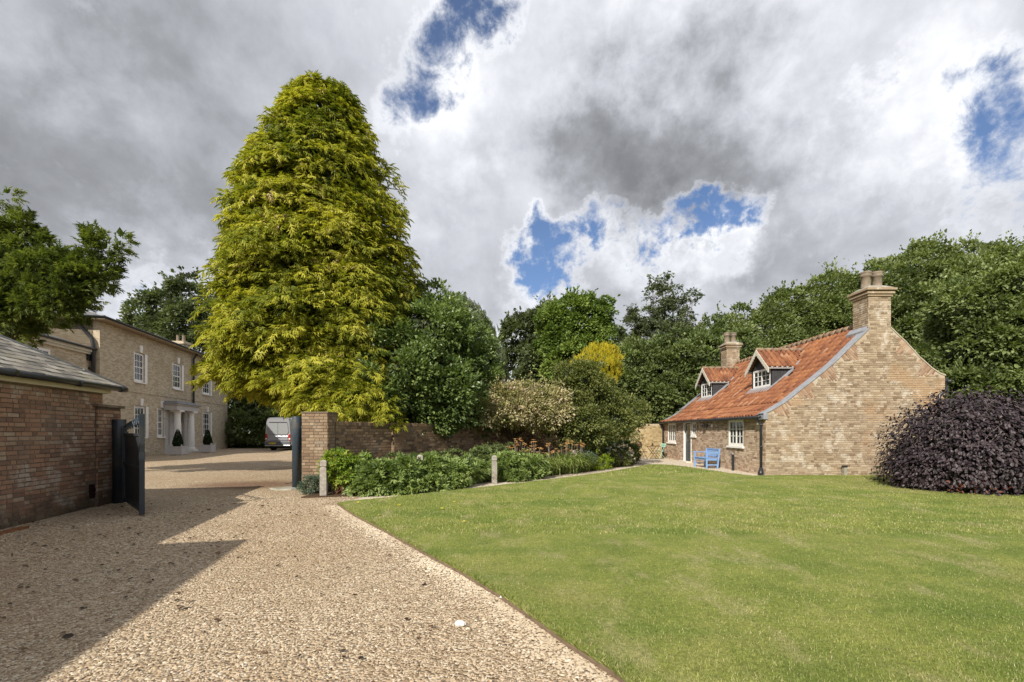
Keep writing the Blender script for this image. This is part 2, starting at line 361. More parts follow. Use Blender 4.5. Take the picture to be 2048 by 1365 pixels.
F_OR = leafmat('orange_petal', st((.78, .42, .16), (.86, .55, .25), (.88, .66, .40)), .3, .5, .2, tcol=(1.1, .9, .7))
F_WH = leafmat('white_petal', st((.6, .6, .5), (.75, .75, .68), (.8, .8, .75)), .3, .5, .2, tcol=(1, 1, 1))
F_TAN = leafmat('tan_petal', st((.5, .36, .24), (.65, .5, .38), (.75, .66, .56)), .3, .6, .2, tcol=(1, 1, 1))
# ground sheets
m, t = mat('gravel'); GRAV = m; P = pos(t)
vo = t.n('ShaderNodeTexVoronoi', inp={'Vector': P, 'Scale': 42.0}); vo2 = t.n('ShaderNodeTexVoronoi', inp={'Vector': P, 'Scale': 17.0})
big = t.noise(P, .45, 6, .6).outputs[0]; md = t.noise(P, 5, 6, .7).outputs[0]; vv = t.n('ShaderNodeSeparateColor', inp={0: vo.outputs['Color']}).outputs[0]
c = t.ramp(vv, [(0, (.19, .135, .085)), (.3, (.33, .24, .155)), (.6, (.44, .335, .22)), (.85, (.53, .42, .29)), (1, (.66, .58, .46))])
c = t.mix(t.m('MULTIPLY', t.sm(big, .42, .68), .45), c, (.34, .235, .135)); c = t.mix(t.m('MULTIPLY', t.sm(md, .55, .72), .35), c, (.20, .145, .09))
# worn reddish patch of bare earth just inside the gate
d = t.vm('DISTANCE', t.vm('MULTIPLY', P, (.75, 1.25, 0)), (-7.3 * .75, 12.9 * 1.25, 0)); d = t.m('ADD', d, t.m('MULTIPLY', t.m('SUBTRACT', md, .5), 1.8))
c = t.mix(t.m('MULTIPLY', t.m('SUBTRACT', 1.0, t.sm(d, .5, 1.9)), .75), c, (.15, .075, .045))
hh = t.m('ADD', t.m('SUBTRACT', 1.0, vo.outputs['Distance']), t.m('MULTIPLY', vo2.outputs['Distance'], .3))
finish(t, c, .88, hh, .8, .03, 0, .2)
m, t = mat('gravel_stone'); GSTONE = m; r = attr(t); P = pos(t); n = t.noise(P, 90, 4, .6).outputs[0]
c = t.ramp(r, [(0, (.22, .16, .105)), (.08, (.40, .30, .20)), (.45, (.49, .40, .28)), (.85, (.57, .475, .345)), (.97, (.64, .56, .44)), (1, (.74, .68, .58))])
bigs = t.noise(P, .45, 6, .6).outputs[0]; c = t.mix(t.m('MULTIPLY', t.sm(bigs, .42, .66), .5), c, (.36, .265, .17)); tk = t.noise(t.vm('MULTIPLY', P, (1.6, .25, 1)), 1.1, 5, .6).outputs[0]; c = t.mix(t.m('MULTIPLY', t.sm(tk, .5, .66), .35), c, (.33, .25, .165))
finish(t, c, .75, n, .3, .003, 0, .3)
m, t = mat('path_gravel'); PATHG = m; P = pos(t)
vo = t.n('ShaderNodeTexVoronoi', inp={'Vector': P, 'Scale': 45.0}); md = t.noise(P, 3, 6, .7).outputs[0]; vv = t.n('ShaderNodeSeparateColor', inp={0: vo.outputs['Color']}).outputs[0]
c = t.ramp(vv, [(0, (.36, .29, .21)), (.5, (.56, .47, .36)), (1, (.72, .65, .54))]); c = t.mix(t.m('MULTIPLY', t.sm(md, .52, .7), .4), c, (.34, .25, .17))
finish(t, c, .9, vo.outputs['Distance'], .6, .02, 0, .2)
def grassnodes(t, P):
    a = t.noise(P, .35, 6, .62).outputs[0]; b = t.noise(P, 1.3, 7, .68).outputs[0]; f = t.noise(P, 26, 5, .7).outputs[0]
    c = t.ramp(b, [(.30, (.16, .205, .042)), (.5, (.232, .268, .060)), (.68, (.31, .322, .088))])
    c = t.mix(t.m('MULTIPLY', t.sm(a, .50, .66), .6), c, (.36, .33, .12)); a2 = t.noise(t.vm('MULTIPLY', P, (.5, 1.2, 1)), .7, 4, .6).outputs[0]; c = t.mix(t.m('MULTIPLY', t.sm(a2, .50, .64), .5), c, (.115, .19, .03)); 
    s2 = t.noise(t.vm('MULTIPLY', P, (1.0, .55, 1)), 1.9, 6, .7).outputs[0]
    c = t.mix(t.m('MULTIPLY', t.sm(s2, .50, .68), .6), c, (.42, .37, .19)); s3 = t.noise(P, 4.5, 6, .7).outputs[0]; c = t.mix(t.m('MULTIPLY', t.sm(s3, .54, .68), .45), c, (.13, .155, .04)); s4 = t.noise(P, 11, 5, .7).outputs[0]; c = t.mix(t.m('MULTIPLY', t.sm(s4, .56, .7), .4), c, (.36, .36, .13))
    return c, f
m, t = mat('lawn'); LAWN = m; P = pos(t); c, f = grassnodes(t, P); fv = t.noise(t.vm('MULTIPLY', P, (1, .5, 1)), 60, 4, .7).outputs[0]
c = t.mix(t.m('MULTIPLY', t.sm(f, .40, .72), .55), c, (.045, .075, .012))
finish(t, c, .85, t.m('ADD', f, fv), .9, .03, 0, .15)
m, t = mat('grass_blade'); BLADE = m; P = pos(t); c, f = grassnodes(t, P); r = attr(t)
c = t.mix(t.sm(r, .80, 1.0), t.mix(1.0, c, t.ramp(r, [(0, .66), (.5, 1.0), (.85, 1.35), (1, 1.5)]), 'MULTIPLY'), (.55, .48, .27))
p = t.n('ShaderNodeBsdfPrincipled', inp={'Base Color': c, 'Roughness': .5}); p.inputs['Specular IOR Level'].default_value = .25
tr = t.n('ShaderNodeBsdfTranslucent', inp={'Color': t.mix(1.0, c, (1.2, 1.3, .7), 'MULTIPLY')})
t.n('ShaderNodeOutputMaterial', inp={0: t.n('ShaderNodeMixShader', inp={0: .25, 1: p.outputs[0], 2: tr.outputs[0]}).outputs[0]})
m, t = mat('soil'); SOIL = m; n = t.noise(pos(t), 18, 8, .7).outputs[0]; finish(t, t.ramp(n, [(.3, (.04, .026, .016)), (.7, (.13, .088, .055))]), .95, n, .9, .03, 0, .1)
m, t = mat('meadow'); MEAD = m; P = pos(t); c, f = grassnodes(t, P); finish(t, t.mix(.45, c, (.05, .07, .02)), .9, f, .5, .05, 0, .1)
# ================================================================== GROUND
def sheet(name, pts, z, mat_, kind='structure', label=None, thick=0.0, sub=None):
    mb = MB(); P = [Vector((x, y, z)) for x, y in pts]; mb.poly(P)
    if thick:
        n = len(P)
        for i in range(n):
            a, b = P[i], P[(i + 1) % n]; mb.poly([a, b, b - Z * thick, a - Z * thick])
    o = mb.build(name, mat_); o['kind'] = kind
    if label: o['label'] = label
    return o
# drive: one sheet out to the horizon under everything, the gravel on top of it
sheet('ground', [(-700, -700), (700, -700), (700, 700), (-700, 700)][::1], -.03, MEAD, label='rough grass ground beyond the gardens')
LE = [(1.6, .9), (.95, 1.95), (.63, 2.77), (.38, 3.19), (.148, 3.63), (-.094, 4.07), (-.52, 4.76), (-1.01, 5.46), (-1.88, 6.76), (-2.75, 8.0), (-3.56, 9.29)]
PE = [(-3.5, 9.62), (-2.9, 10.1), (-.9, 12.0), (1.2, 14.1), (3.2, 16.3), (4.9, 18.6), (6.0, 20.3), (6.6, 20.6), (7.14, 20.0), (7.55, 18.0), (7.72, 16.2), (8.05, 15.2), (8.62, 15.36), (8.9, 15.42)]
LEND = [(15.0, 15.42), (26, 15.42), (26, 40), (60, 40), (60, -20), (1.6, -20)]
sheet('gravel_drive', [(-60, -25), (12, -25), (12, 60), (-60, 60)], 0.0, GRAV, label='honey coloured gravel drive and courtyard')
sheet('lawn', LE + PE + LEND, .035, LAWN, label='mown green lawn with dry straw patches', thick=.05)
# bed soil behind the posts
BEDF = [(-4.75, 10.25), (-3.37, 10.65), (-2.2, 11.85), (-.93, 13.2), (1.1, 15.2), (3.07, 17.15), (4.7, 19.4), (5.5, 20.6)]
sheet('flower_bed_soil', BEDF + [(6.1, 23.5), (5.0, 26.0), (-4.5, 11.5), (-4.75, 11.1)], .03, SOIL, label='dark soil of the long flower bed', thick=.04)
sheet('gravel_path', [(-3.5, 9.62), (-3.9, 10.2), (-4.6, 10.3)] [:1] + PE[1:] + [(8.66, 15.42), (8.66, 26.0), (5.0, 26.0), (6.1, 23.5)] + BEDF[:0:-1], .008, PATHG, label='pale gravel path along the flower bed and cottage front')
# thin timber edging along the drive
ed = MB()
for (x0, y0), (x1, y1) in zip(LE[:-1], LE[1:]):
    d = Vector((x1 - x0, y1 - y0, 0)); L = d.length; f = Fr((x0, y0, 0), d)
    ed.box(f, 0, L - .004, -.004, .018, -.02, .032)
o = ed.build('lawn_edging', plain('edging_board', (.20, .145, .10), .9, 0, .1, .2, 12)); tag(o, 'thin brown timber edging between gravel drive and lawn', 'edging')

# ================================================================== BRICKWORK
UB = {}
def unit_brick(matl, k, ins=.012):
    key = (matl.name, k)
    if key not in UB:
        g = random.Random(k * 13 + 5); j = lambda s: g.uniform(-s, s)
        # unit in x and z, metres in y (y = outward)
        v = [(0, 0, 0), (1, 0, 0), (1, 0, 1), (0, 0, 1)]
        ix = .014; iz = .05
        v += [(ix + j(.008), .03 + j(.0015), iz + j(.03)), (1 - ix + j(.008), .03 + j(.0015), iz + j(.03)), (1 - ix + j(.008), .03 + j(.0015), 1 - iz + j(.03)), (ix + j(.008), .03 + j(.0015), 1 - iz + j(.03))]
        f = [(7, 6, 5, 4), (0, 1, 5, 4), (1, 2, 6, 5), (2, 3, 7, 6), (3, 0, 4, 7)]
        f = [x[::-1] for x in f[:1]] + [x for x in f[1:]]
        UB[key] = npmesh('brick', v, [np.array(f)], matl, [(k % 12 + .5) / 12] * 5)
    return UB[key]
def put_bricks(bricks, owner, matl, nparts=300, far=None):
    """bricks: (origin, x axis scaled to the length, outward axis, up axis scaled to the height, k); nearest become parts"""
    bricks = sorted(bricks, key=lambda b: b[0].length)
    cnt = 0; rest = MB(); g = random.Random(4)
    for (o_, x_, n_, u_, k) in bricks:
        if cnt < nparts:
            ob = bpy.data.objects.new('brick', unit_brick(matl, k)); COL.objects.link(ob)
            M = Matrix(((x_.x, n_.x, u_.x, o_.x), (x_.y, n_.y, u_.y, o_.y), (x_.z, n_.z, u_.z, o_.z), (0, 0, 0, 1)))
            ob.matrix_basis = M; setpar(ob, owner); cnt += 1
        else:
            me = unit_brick(matl, k)
            if not hasattr(put_bricks, 'c'): put_bricks.c = {}
            if me.name not in put_bricks.c:
                a = np.empty(24, np.float32); me.vertices.foreach_get('co', a); put_bricks.c[me.name] = (a.reshape(-1, 3), [tuple(p.vertices) for p in me.polygons])
            vv, ff = put_bricks.c[me.name]
            rest.add([o_ + x_ * float(v[0]) + n_ * float(v[1]) + u_ * float(v[2]) for v in vv], ff, (k % 12 + .5) / 12)
    if rest.v:
        r = rest.build('brickwork', matl, owner); r['kind'] = 'stuff'
def courses(fr, a0, a1, top, z0=0.0, holes=(), skip=None, bl=.215, hl=.1025, ch=.075, j=.01, proud=.006, seed=1, flem=True, cut=True):
    g = random.Random(seed); out = []; row = 0; z = z0
    tmax = max(top(a0 + (a1 - a0) * i / 60) for i in range(61))
    while z + ch - j <= tmax + .03:
        a = a0 - (g.uniform(0, .1) if row % 2 else .05); odd = row % 2; i = 0
        while a < a1 - .01:
            L = (bl if (i + odd) % 2 == 0 else hl) if flem and g.random() > .12 else bl
            if not flem: L = bl
            x0 = max(a, a0 + .002); x1 = min(a + L, a1 - .002); a += L + j; i += 1
            if x1 - x0 < .035: continue
            c0, c1 = z + j * .5 + g.uniform(-.002, .002), z + ch - j * .5 + g.uniform(-.002, .002)
            for (h0, h1, k0, k1) in holes:
                if c1 > k0 + .01 and c0 < k1 - .01:
                    if x0 >= h0 - .01 and x1 <= h1 + .01: x0 = x1
                    elif x0 < h0 < x1: x1 = h0 - .004
                    elif x0 < h1 < x1: x0 = h1 + .004
            if x1 - x0 < .03: continue
            if min(top(x0), top(x1)) < c1: continue
            if skip and skip((x0 + x1) / 2, (c0 + c1) / 2): continue
            b = -.03 + proud + g.uniform(-.0025, .003)
            out.append((fr.p(x0, b, c0), fr.d * (x1 - x0), fr.n.copy(), fr.u * (c1 - c0), g.randrange(24)))
        z += ch; row += 1
    return out
def holed_wall(mb, fr, a0, a1, c0, c1, holes, reveal=.12, b=0.0):
    xs = sorted({a0, a1, *[h[0] for h in holes], *[h[1] for h in holes]}); zs = sorted({c0, c1, *[h[2] for h in holes], *[h[3] for h in holes]})
    for x0, x1 in zip(xs[:-1], xs[1:]):
        for z0, z1 in zip(zs[:-1], zs[1:]):
            xm, zm = (x0 + x1) / 2, (z0 + z1) / 2
            if any(h[0] < xm < h[1] and h[2] < zm < h[3] for h in holes): continue
            mb.poly([fr.p(x0, b, z0), fr.p(x1, b, z0), fr.p(x1, b, z1), fr.p(x0, b, z1)])
    for (h0, h1, k0, k1) in holes:
        for (p, q) in (((h0, k0), (h0, k1)), ((h0, k1), (h1, k1)), ((h1, k1), (h1, k0)), ((h1, k0), (h0, k0))):
            mb.poly([fr.p(p[0], b, p[1]), fr.p(q[0], b, q[1]), fr.p(q[0], b - reveal, q[1]), fr.p(p[0], b - reveal, p[1])])
def window(owner, fr, a0, a1, c0, c1, cols, rows, back=.10, fw=.05, casements=1, bar=.022, sill=.10, paint=None, sash=False, name='window', curtain=True, meeting=True):
    """frame in the opening a0..a1 c0..c1; back = distance of the glass behind the wall face"""
    paint = paint or WHITE; mb = MB(); b0, b1 = -back - .05, -back + .025
    mb.box(fr, a0, a1, b0, b1, c0, c0 + fw * 1.2); mb.box(fr, a0, a1, b0, b1, c1 - fw, c1)
    mb.box(fr, a0, a0 + fw, b0, b1, c0 + fw * 1.2, c1 - fw); mb.box(fr, a1 - fw, a1, b0, b1, c0 + fw * 1.2, c1 - fw)
    wob = mb.build(name, paint, owner, bevel=.003)
    ia0, ia1, ic0, ic1 = a0 + fw, a1 - fw, c0 + fw * 1.2, c1 - fw
    bars = MB(); wcase = (ia1 - ia0) / casements; sf = .032
    for q in range(casements):
        x0 = ia0 + q * wcase + .001; x1 = x0 + wcase - .002; y0 = b1 - .045; y1 = b1 - .008
        bars.box(fr, x0, x1, y0, y1, ic0 + .001, ic0 + sf * 1.4); bars.box(fr, x0, x1, y0, y1, ic1 - sf, ic1 - .001)
        bars.box(fr, x0, x0 + sf, y0, y1, ic0 + sf * 1.4, ic1 - sf); bars.box(fr, x1 - sf, x1, y0, y1, ic0 + sf * 1.4, ic1 - sf)
        gx0, gx1, gz0, gz1 = x0 + sf, x1 - sf, ic0 + sf * 1.4, ic1 - sf
        cx = [gx0 + (gx1 - gx0) * i / cols for i in range(cols + 1)]; cz = [gz0 + (gz1 - gz0) * i / rows for i in range(rows + 1)]
        for xx in cx[1:-1]: bars.box(fr, xx - bar / 2, xx + bar / 2, y0 + .006, y1 - .004, gz0, gz1)
        for i, zz in enumerate(cz[1:-1]):
            bh = bar * (1.9 if sash and meeting and i == rows // 2 - 1 else 1)
            bars.box(fr, gx0, gx1, y0 + .004, y1 - (.0 if bh > bar else .006), zz - bh / 2, zz + bh / 2)
        pm = None
        for i in range(cols):
            for jx in range(rows):
                if pm is None:
                    pb = MB(); l = Fr((0, 0, 0), fr.d, fr.n); pb.box(l, 0, cx[1] - cx[0], 0, .004, 0, cz[1] - cz[0]); pm = pb.mesh('pane', GLASS)
                po = bpy.data.objects.new('pane', pm); COL.objects.link(po); po.location = fr.p(cx[i], y0 + .012, cz[jx]); setpar(po, wob)
    bars.build('glazing_bar', paint, wob)
    if sill:
        s = MB(); s.box(fr, a0 - .06, a1 + .06, b1 - .02, sill * .6, c0 - .075, c0 - .002); s.build('sill', paint, wob, bevel=.004)
    return wob

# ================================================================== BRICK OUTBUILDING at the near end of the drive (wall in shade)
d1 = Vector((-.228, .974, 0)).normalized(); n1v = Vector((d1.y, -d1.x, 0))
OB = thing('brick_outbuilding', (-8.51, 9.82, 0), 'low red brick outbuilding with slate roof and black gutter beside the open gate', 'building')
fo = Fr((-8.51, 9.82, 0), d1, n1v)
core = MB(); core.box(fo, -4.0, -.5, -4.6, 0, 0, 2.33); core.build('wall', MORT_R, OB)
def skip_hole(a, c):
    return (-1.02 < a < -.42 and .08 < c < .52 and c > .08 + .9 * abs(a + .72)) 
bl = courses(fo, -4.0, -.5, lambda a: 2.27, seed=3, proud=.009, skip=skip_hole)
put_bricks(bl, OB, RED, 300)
# broken bricks low in the wall, painted near-black for the shade of a hole
hb = MB(); g = random.Random(9)
for k in range(9):
    a = -.98 + g.random() * .42; c = .12 + .3 * g.random()
    if not skip_hole(a + .05, c): continue
    f2 = Fr(fo.p(a, -.01, c), (fo.d + Z * g.uniform(-.4, .4)).normalized(), fo.n)
    hb.box(f2, 0, g.uniform(.06, .14), 0, g.uniform(.01, .03), 0, g.uniform(.03, .06))
hb.box(fo, -.92, -.55, -.001, .003, .18, .46)  # thin dark sheet in place of the hole's shade
hb.build('broken_brickwork', HOLE_SHADE, OB)
# pale fascia, gutter, slates
fa = MB(); fa.box(fo, -4.0, -.42, 0.0, .11, 2.28, 2.37); fa.build('fascia', CREAM, OB)
gu = MB(); gu.tube([fo.p(-4.0, .19, 2.40), fo.p(-.18, .19, 2.40)], .055, 10); gu.tube([fo.p(-.30, .19, 2.40), fo.p(-.10, .19, 2.40)], .064, 10)
gu.tube([fo.p(-3.05, .19, 2.405), fo.p(-2.93, .19, 2.405)], .066, 10); gu.tube([fo.p(-1.55, .19, 2.395), fo.p(-1.45, .19, 2.395)], .064, 10)
gu.build('gutter', BLACK, OB, smooth=True)
SL = .60; sn = (fo.n * SL + Z).normalized(); su = (-fo.n + Z * SL).normalized()     # roof pitch
eo = fo.p(0, .17, 2.45)
def roofpt(a, s, h=0): return eo + fo.d * a + su * s + sn * h
base = MB(); hipk = .2 / 1
base.poly([roofpt(-4.0, 0, -.012), roofpt(-.12, 0, -.012), roofpt(-2.55, 2.85, -.012), roofpt(-4.0, 2.85, -.012)])
e2 = fo.p(-.12, -4.75, 2.45); rp = roofpt(-2.55, 2.85, -.012)
base.poly([roofpt(-.12, 0, -.012), e2, rp]); base.poly([roofpt(-4.0, 2.85, -.012), rp, e2, fo.p(-4.0, -4.75, 2.45)])
base.build('roof_deck', SLATEF, OB)
sg = random.Random(2); slm = {}
def slate_mesh(k, w):
    if (k, w) not in slm:
        q = random.Random(k); t_ = .009 + q.random() * .004
        v = [(0, 0, 0), (w, 0, q.uniform(-.003, .003)), (w, .36, 0), (0, .36, 0)]; v += [(x, y, zz + t_) for x, y, zz in v]
        slm[(k, w)] = npmesh('slate', v, [np.array([(0, 3, 2, 1), (4, 5, 6, 7), (0, 1, 5, 4), (1, 2, 6, 5), (3, 0, 4, 7)])], SLATE, [(k % 10 + .5) / 10] * 5)
    return slm[(k, w)]
row = 0; s = 0.0; ns = 0; wl = [.20, .24, .29]
slates = []
while s < 2.75:
    a = -.14 - (s * .852) - sg.random() * .05; endA = -3.95
    while a > endA:
        w_ = sg.choice(wl); slates.append((a - w_, s, w_)); a -= w_ + .005
    s += .165; row += 1
slates.sort(key=lambda q: roofpt(q[0], q[1]).length); 
for i, (a, s_, w_) in enumerate(slates):
    k = sg.randrange(20); me = slate_mesh(k, w_)
    x_ = fo.d; y_ = (su + sn * -.045).normalized(); z_ = x_.cross(y_).normalized(); 
    if z_.z < 0: z_ = -z_
    o_ = roofpt(a, s_ - .02, .012 + sg.uniform(0, .005))
    M = Matrix(((x_.x, y_.x, z_.x, o_.x), (x_.y, y_.y, z_.y, o_.y), (x_.z, y_.z, z_.z, o_.z), (0, 0, 0, 1))) @ Matrix.Rotation(sg.uniform(-.012, .012), 4, 'Z')
    if i < 300:
        ob = bpy.data.objects.new('slate', me); COL.objects.link(ob); ob.matrix_basis = M; setpar(ob, OB)
    else:
        if i == 300: sr = MB()
        vv = [M @ v.co for v in me.vertices]; sr.add(vv, [tuple(p.vertices) for p in me.polygons], (k % 10 + .5) / 10)
if len(slates) > 300:
    q = sr.build('slating', SLATE, OB); q['kind'] = 'stuff'
hr = MB(); hr.tube([roofpt(-.1, -.03, .02), roofpt(-2.55, 2.85, .03), roofpt(-4.0, 2.87, .03)], .028, 6); hr.build('hip_roll', LEAD, OB, smooth=True)
# unseen taller ranges, added out of view and sized to throw the gravel shadow
for nm, a0, a1, ez, dp, lab in (('unseen_brick_range', -8.95, -4.0, 3.1, 5.0, 'taller red brick range joined to the low outbuilding along the drive'), ('unseen_tall_range', -21.0, -9.0, 4.45, 6.0, 'tall red brick coach house at the entrance end of the drive')):
    T = thing(nm, tuple(fo.p(a0, 0, 0)), lab, 'building'); mb = MB(); mb.box(fo, a0, a1, -dp, 0, 0, ez); mb.build('wall', farred if 'farred' in globals() else RED, T)
    rf = MB(); oh = .22
    P = [fo.p(a0 - oh, oh, ez + .04), fo.p(a1 + oh * .3, oh, ez + .04), fo.p(a1 + oh * .3, -dp - oh, ez + .04), fo.p(a0 - oh, -dp - oh, ez + .04)]
    r0 = fo.p(a0 + dp / 2, -dp / 2, ez + dp / 2 * .55); r1 = fo.p(a1 - dp / 2, -dp / 2, ez + dp / 2 * .55)
    rf.poly([P[0], P[1], r1, r0]); rf.poly([P[1], P[2], r1]); rf.poly([P[2], P[3], r0, r1]); rf.poly([P[3], P[0], r0]); rf.poly(P[::-1]); rf.build('roof', SLATEF, T)
# gate pier at the building's end
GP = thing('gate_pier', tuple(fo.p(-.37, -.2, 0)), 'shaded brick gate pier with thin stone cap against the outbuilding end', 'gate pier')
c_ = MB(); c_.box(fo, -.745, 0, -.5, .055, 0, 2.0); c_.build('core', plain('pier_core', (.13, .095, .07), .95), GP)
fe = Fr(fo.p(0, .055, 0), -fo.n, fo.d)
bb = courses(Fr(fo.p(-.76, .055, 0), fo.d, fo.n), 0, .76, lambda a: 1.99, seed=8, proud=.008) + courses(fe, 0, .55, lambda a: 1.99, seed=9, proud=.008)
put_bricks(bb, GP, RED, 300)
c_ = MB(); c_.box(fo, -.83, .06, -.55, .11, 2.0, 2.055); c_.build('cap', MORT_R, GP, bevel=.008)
# steel post and gate leaf
def steel_post(x, y, h, r, label, paint):
    T = thing('gate_post', (x, y, 0), label, 'gate post')
    mb = MB(); mb.lathe((x, y, 0), [(r, 0), (r, h - .012), (r * .97, h), (r * .2, h + .004)], 28); mb.build('tube', paint, T, smooth=True)
    mb = MB()
    for z in (.35, h - .28): mb.box(WF.__class__((x, y, z), (1, 0, 0), (0, 1, 0)), r * .8, r + .06, -.02, .02, -.03, .03)
    mb.build('hinge_bracket', paint, T); return T
steel_post(-8.30, 9.62, 1.76, .118, 'thick dark navy steel gate post beside the shaded brick pier', GATEM)
steel_post(-5.72, 12.1, 1.90, .117, 'thick blue grey steel gate post beside the sunlit pier by the flower bed', SLATEBLUE)
GL = thing('gate_leaf', (-8.16, 9.58, 0), 'open dark metal gate leaf seen edge on with scrollwork top', 'gate')
hA = Vector((-8.13, 9.56, 0)); hB = Vector((-6.60, 8.12, 0)); gd = (hB - hA); GLn = gd.length; fg = Fr(hA, gd)
mb = MB(); mb.box(fg, GLn - .06, GLn, -.04, .04, .02, 1.82); mb.build('end_stile', GATEM, GL, bevel=.004)
mb = MB(); mb.box(fg, 0, .05, -.03, .03, .06, 1.62); mb.build('hinge_stile', GATEM, GL, bevel=.004)
mb = MB(); mb.box(fg, .05, GLn - .06, -.004, .004, .06, 1.42); mb.build('panel', GATEM, GL)
for z in (.06, .82, 1.42):
    mb = MB(); mb.box(fg, .05, GLn - .06, -.028, .028, z, z + .05); mb.build('rail', GATEM, GL, bevel=.003)
for z0, z1 in ((.11, .80), (.89, 1.40)):
    for sgn in (1,):
        mb = MB(); pts = [fg.p(.1 + (GLn - .2) * t_, -.03, z0 + (z1 - z0) * (math.sin(t_ * math.pi / 2) if z0 > .5 else 1 - t_ ** 1.6)) for t_ in [i / 10 for i in range(11)]]
        mb.tube(pts, .014, 6); mb.build('curved_brace', SLATEBLUE, GL, smooth=True)
for k in range(7):
    mb = MB(); a = .16 + k * .275; r_ = .10
    pts = [fg.p(a + math.cos(q) * r_ * (1 - q / 11), 0, 1.58 + .02 * k + math.sin(q) * r_ * (1 - q / 11)) for q in [i * .45 for i in range(20)]]
    mb.tube(pts, .011, 5); mb.build('scroll', SLATEBLUE, GL, smooth=True)
mb = MB(); mb.tube([fg.p(.03, 0, 1.62), fg.p(.5, 0, 1.66), fg.p(1.2, 0, 1.72), fg.p(GLn - .03, 0, 1.74)], .014, 6); mb.build('top_rail', SLATEBLUE, GL, smooth=True)
mb = MB(); mb.box(fg, GLn - .05, GLn + .004, -.045, .045, 1.0, 1.14); mb.build('lock_plate', SLATEBLUE, GL)
# drop bolt rod standing near the far post
RD = thing('drop_bolt', (-6.05, 12.55, 0), 'thin iron drop bolt rod with a cross foot beside the blue grey post', 'bolt')
mb = MB(); mb.tube([(-6.05, 12.55, 0), (-6.05, 12.55, 1.2)], .011, 6); mb.build('rod', BLACK, RD)
mb = MB(); mb.tube([(-6.28, 12.62, .06), (-6.05, 12.55, .10), (-5.92, 12.5, .09)], .012, 6); mb.build('cross_foot', BLACK, RD)
mb = MB(); mb.tube([(-6.05, 12.55, 1.2), (-6.0, 12.5, 1.26), (-5.92, 12.45, 1.2), (-5.86, 12.4, 1.25)], .014, 6); mb.build('handle', BLACK, RD)
mb = MB(); g = random.Random(3); pr = []
for k in range(14):
    a = k / 14 * 2 * math.pi; rr = 1 + g.uniform(-.14, .14); pr.append((-5.93 + math.cos(a) * .36 * rr, 11.92 + math.sin(a) * .26 * rr))
mb.poly([(x, y, .035) for x, y in pr])
for i in range(14): (x0, y0), (x1, y1) = pr[i], pr[(i + 1) % 14]; mb.poly([(x0, y0, .035), (x1, y1, .035), (-5.93 + (x1 + 5.93) * 1.12, 11.92 + (y1 - 11.92) * 1.12, -.01), (-5.93 + (x0 + 5.93) * 1.12, 11.92 + (y0 - 11.92) * 1.12, -.01)])
tag(mb.build('stone_pad', CONC), 'flat mossy concrete pad at the foot of the blue grey post', 'stone pad')

# ================================================================== PIER AND LONG GARDEN WALL
PR = thing('garden_pier', (-4.81, 11.4, 0), 'square brown brick pier where the long garden wall starts', 'gate pier')
fp = Fr((-5.12, 11.1, 0), (1, 0, 0), (0, -1, 0))
c_ = MB(); c_.box(fp, 0, .62, -.62, 0, 0, 1.96); c_.build('core', MORT_G, PR)
bb = courses(fp, 0, .62, lambda a: 1.97, seed=21, proud=.008, bl=.225)
bb += courses(Fr((-4.5, 11.1, 0), (0, 1, 0), (1, 0, 0)), 0, .62, lambda a: 1.97, seed=22, proud=.008) + courses(Fr((-5.12, 11.72, 0), (0, -1, 0), (-1, 0, 0)), 0, .62, lambda a: 1.97, seed=23, proud=.008)
put_bricks(bb, PR, brickmat('brick_pier', [(.0, (.17, .115, .075)), (.25, (.235, .16, .105)), (.55, (.285, .195, .125)), (.8, (.32, .23, .15)), (1, (.37, .29, .20))], (.20, .135, .085), .5, (.42, .36, .28), .4, moss=(.09, .09, .05)), 300)
c_ = MB(); c_.box(fp, -.02, .64, -.64, .02, 1.96, 1.99); c_.build('cap', MORT_G, PR)
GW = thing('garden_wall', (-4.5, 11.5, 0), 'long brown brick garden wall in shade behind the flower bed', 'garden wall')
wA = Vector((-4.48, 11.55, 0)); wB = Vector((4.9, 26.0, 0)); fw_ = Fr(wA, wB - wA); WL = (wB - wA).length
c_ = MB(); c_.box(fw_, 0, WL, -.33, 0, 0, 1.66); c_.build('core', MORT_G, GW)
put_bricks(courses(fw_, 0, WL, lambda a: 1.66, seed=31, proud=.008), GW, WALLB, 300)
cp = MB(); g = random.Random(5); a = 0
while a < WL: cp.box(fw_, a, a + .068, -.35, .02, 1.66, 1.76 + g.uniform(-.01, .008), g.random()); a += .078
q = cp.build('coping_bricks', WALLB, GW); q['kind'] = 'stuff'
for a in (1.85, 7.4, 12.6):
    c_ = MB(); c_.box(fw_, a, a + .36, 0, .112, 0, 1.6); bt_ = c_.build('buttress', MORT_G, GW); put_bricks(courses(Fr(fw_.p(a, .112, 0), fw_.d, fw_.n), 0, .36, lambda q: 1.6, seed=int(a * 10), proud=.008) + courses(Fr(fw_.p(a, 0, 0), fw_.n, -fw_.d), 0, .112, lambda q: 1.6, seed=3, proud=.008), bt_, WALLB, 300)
EW = thing('end_wall', (6.7, 26, 0), 'sunlit yellow brick wall closing the garden beside the cottage', 'garden wall')
fe2 = Fr((4.9, 26.05, 0), (1, 0, 0), (0, -1, 0))
c_ = MB(); c_.box(fe2, 0, 3.74, -.3, 0, 0, 1.95); c_.build('core', MORT_B, EW)
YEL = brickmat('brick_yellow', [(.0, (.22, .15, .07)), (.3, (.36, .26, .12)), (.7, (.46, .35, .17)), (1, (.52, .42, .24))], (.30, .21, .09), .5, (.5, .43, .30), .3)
put_bricks(courses(fe2, 0, 3.74, lambda a: 1.84 + .03 * a + .03 * math.sin(a * 5), seed=33, proud=.008), EW, YEL, 300)
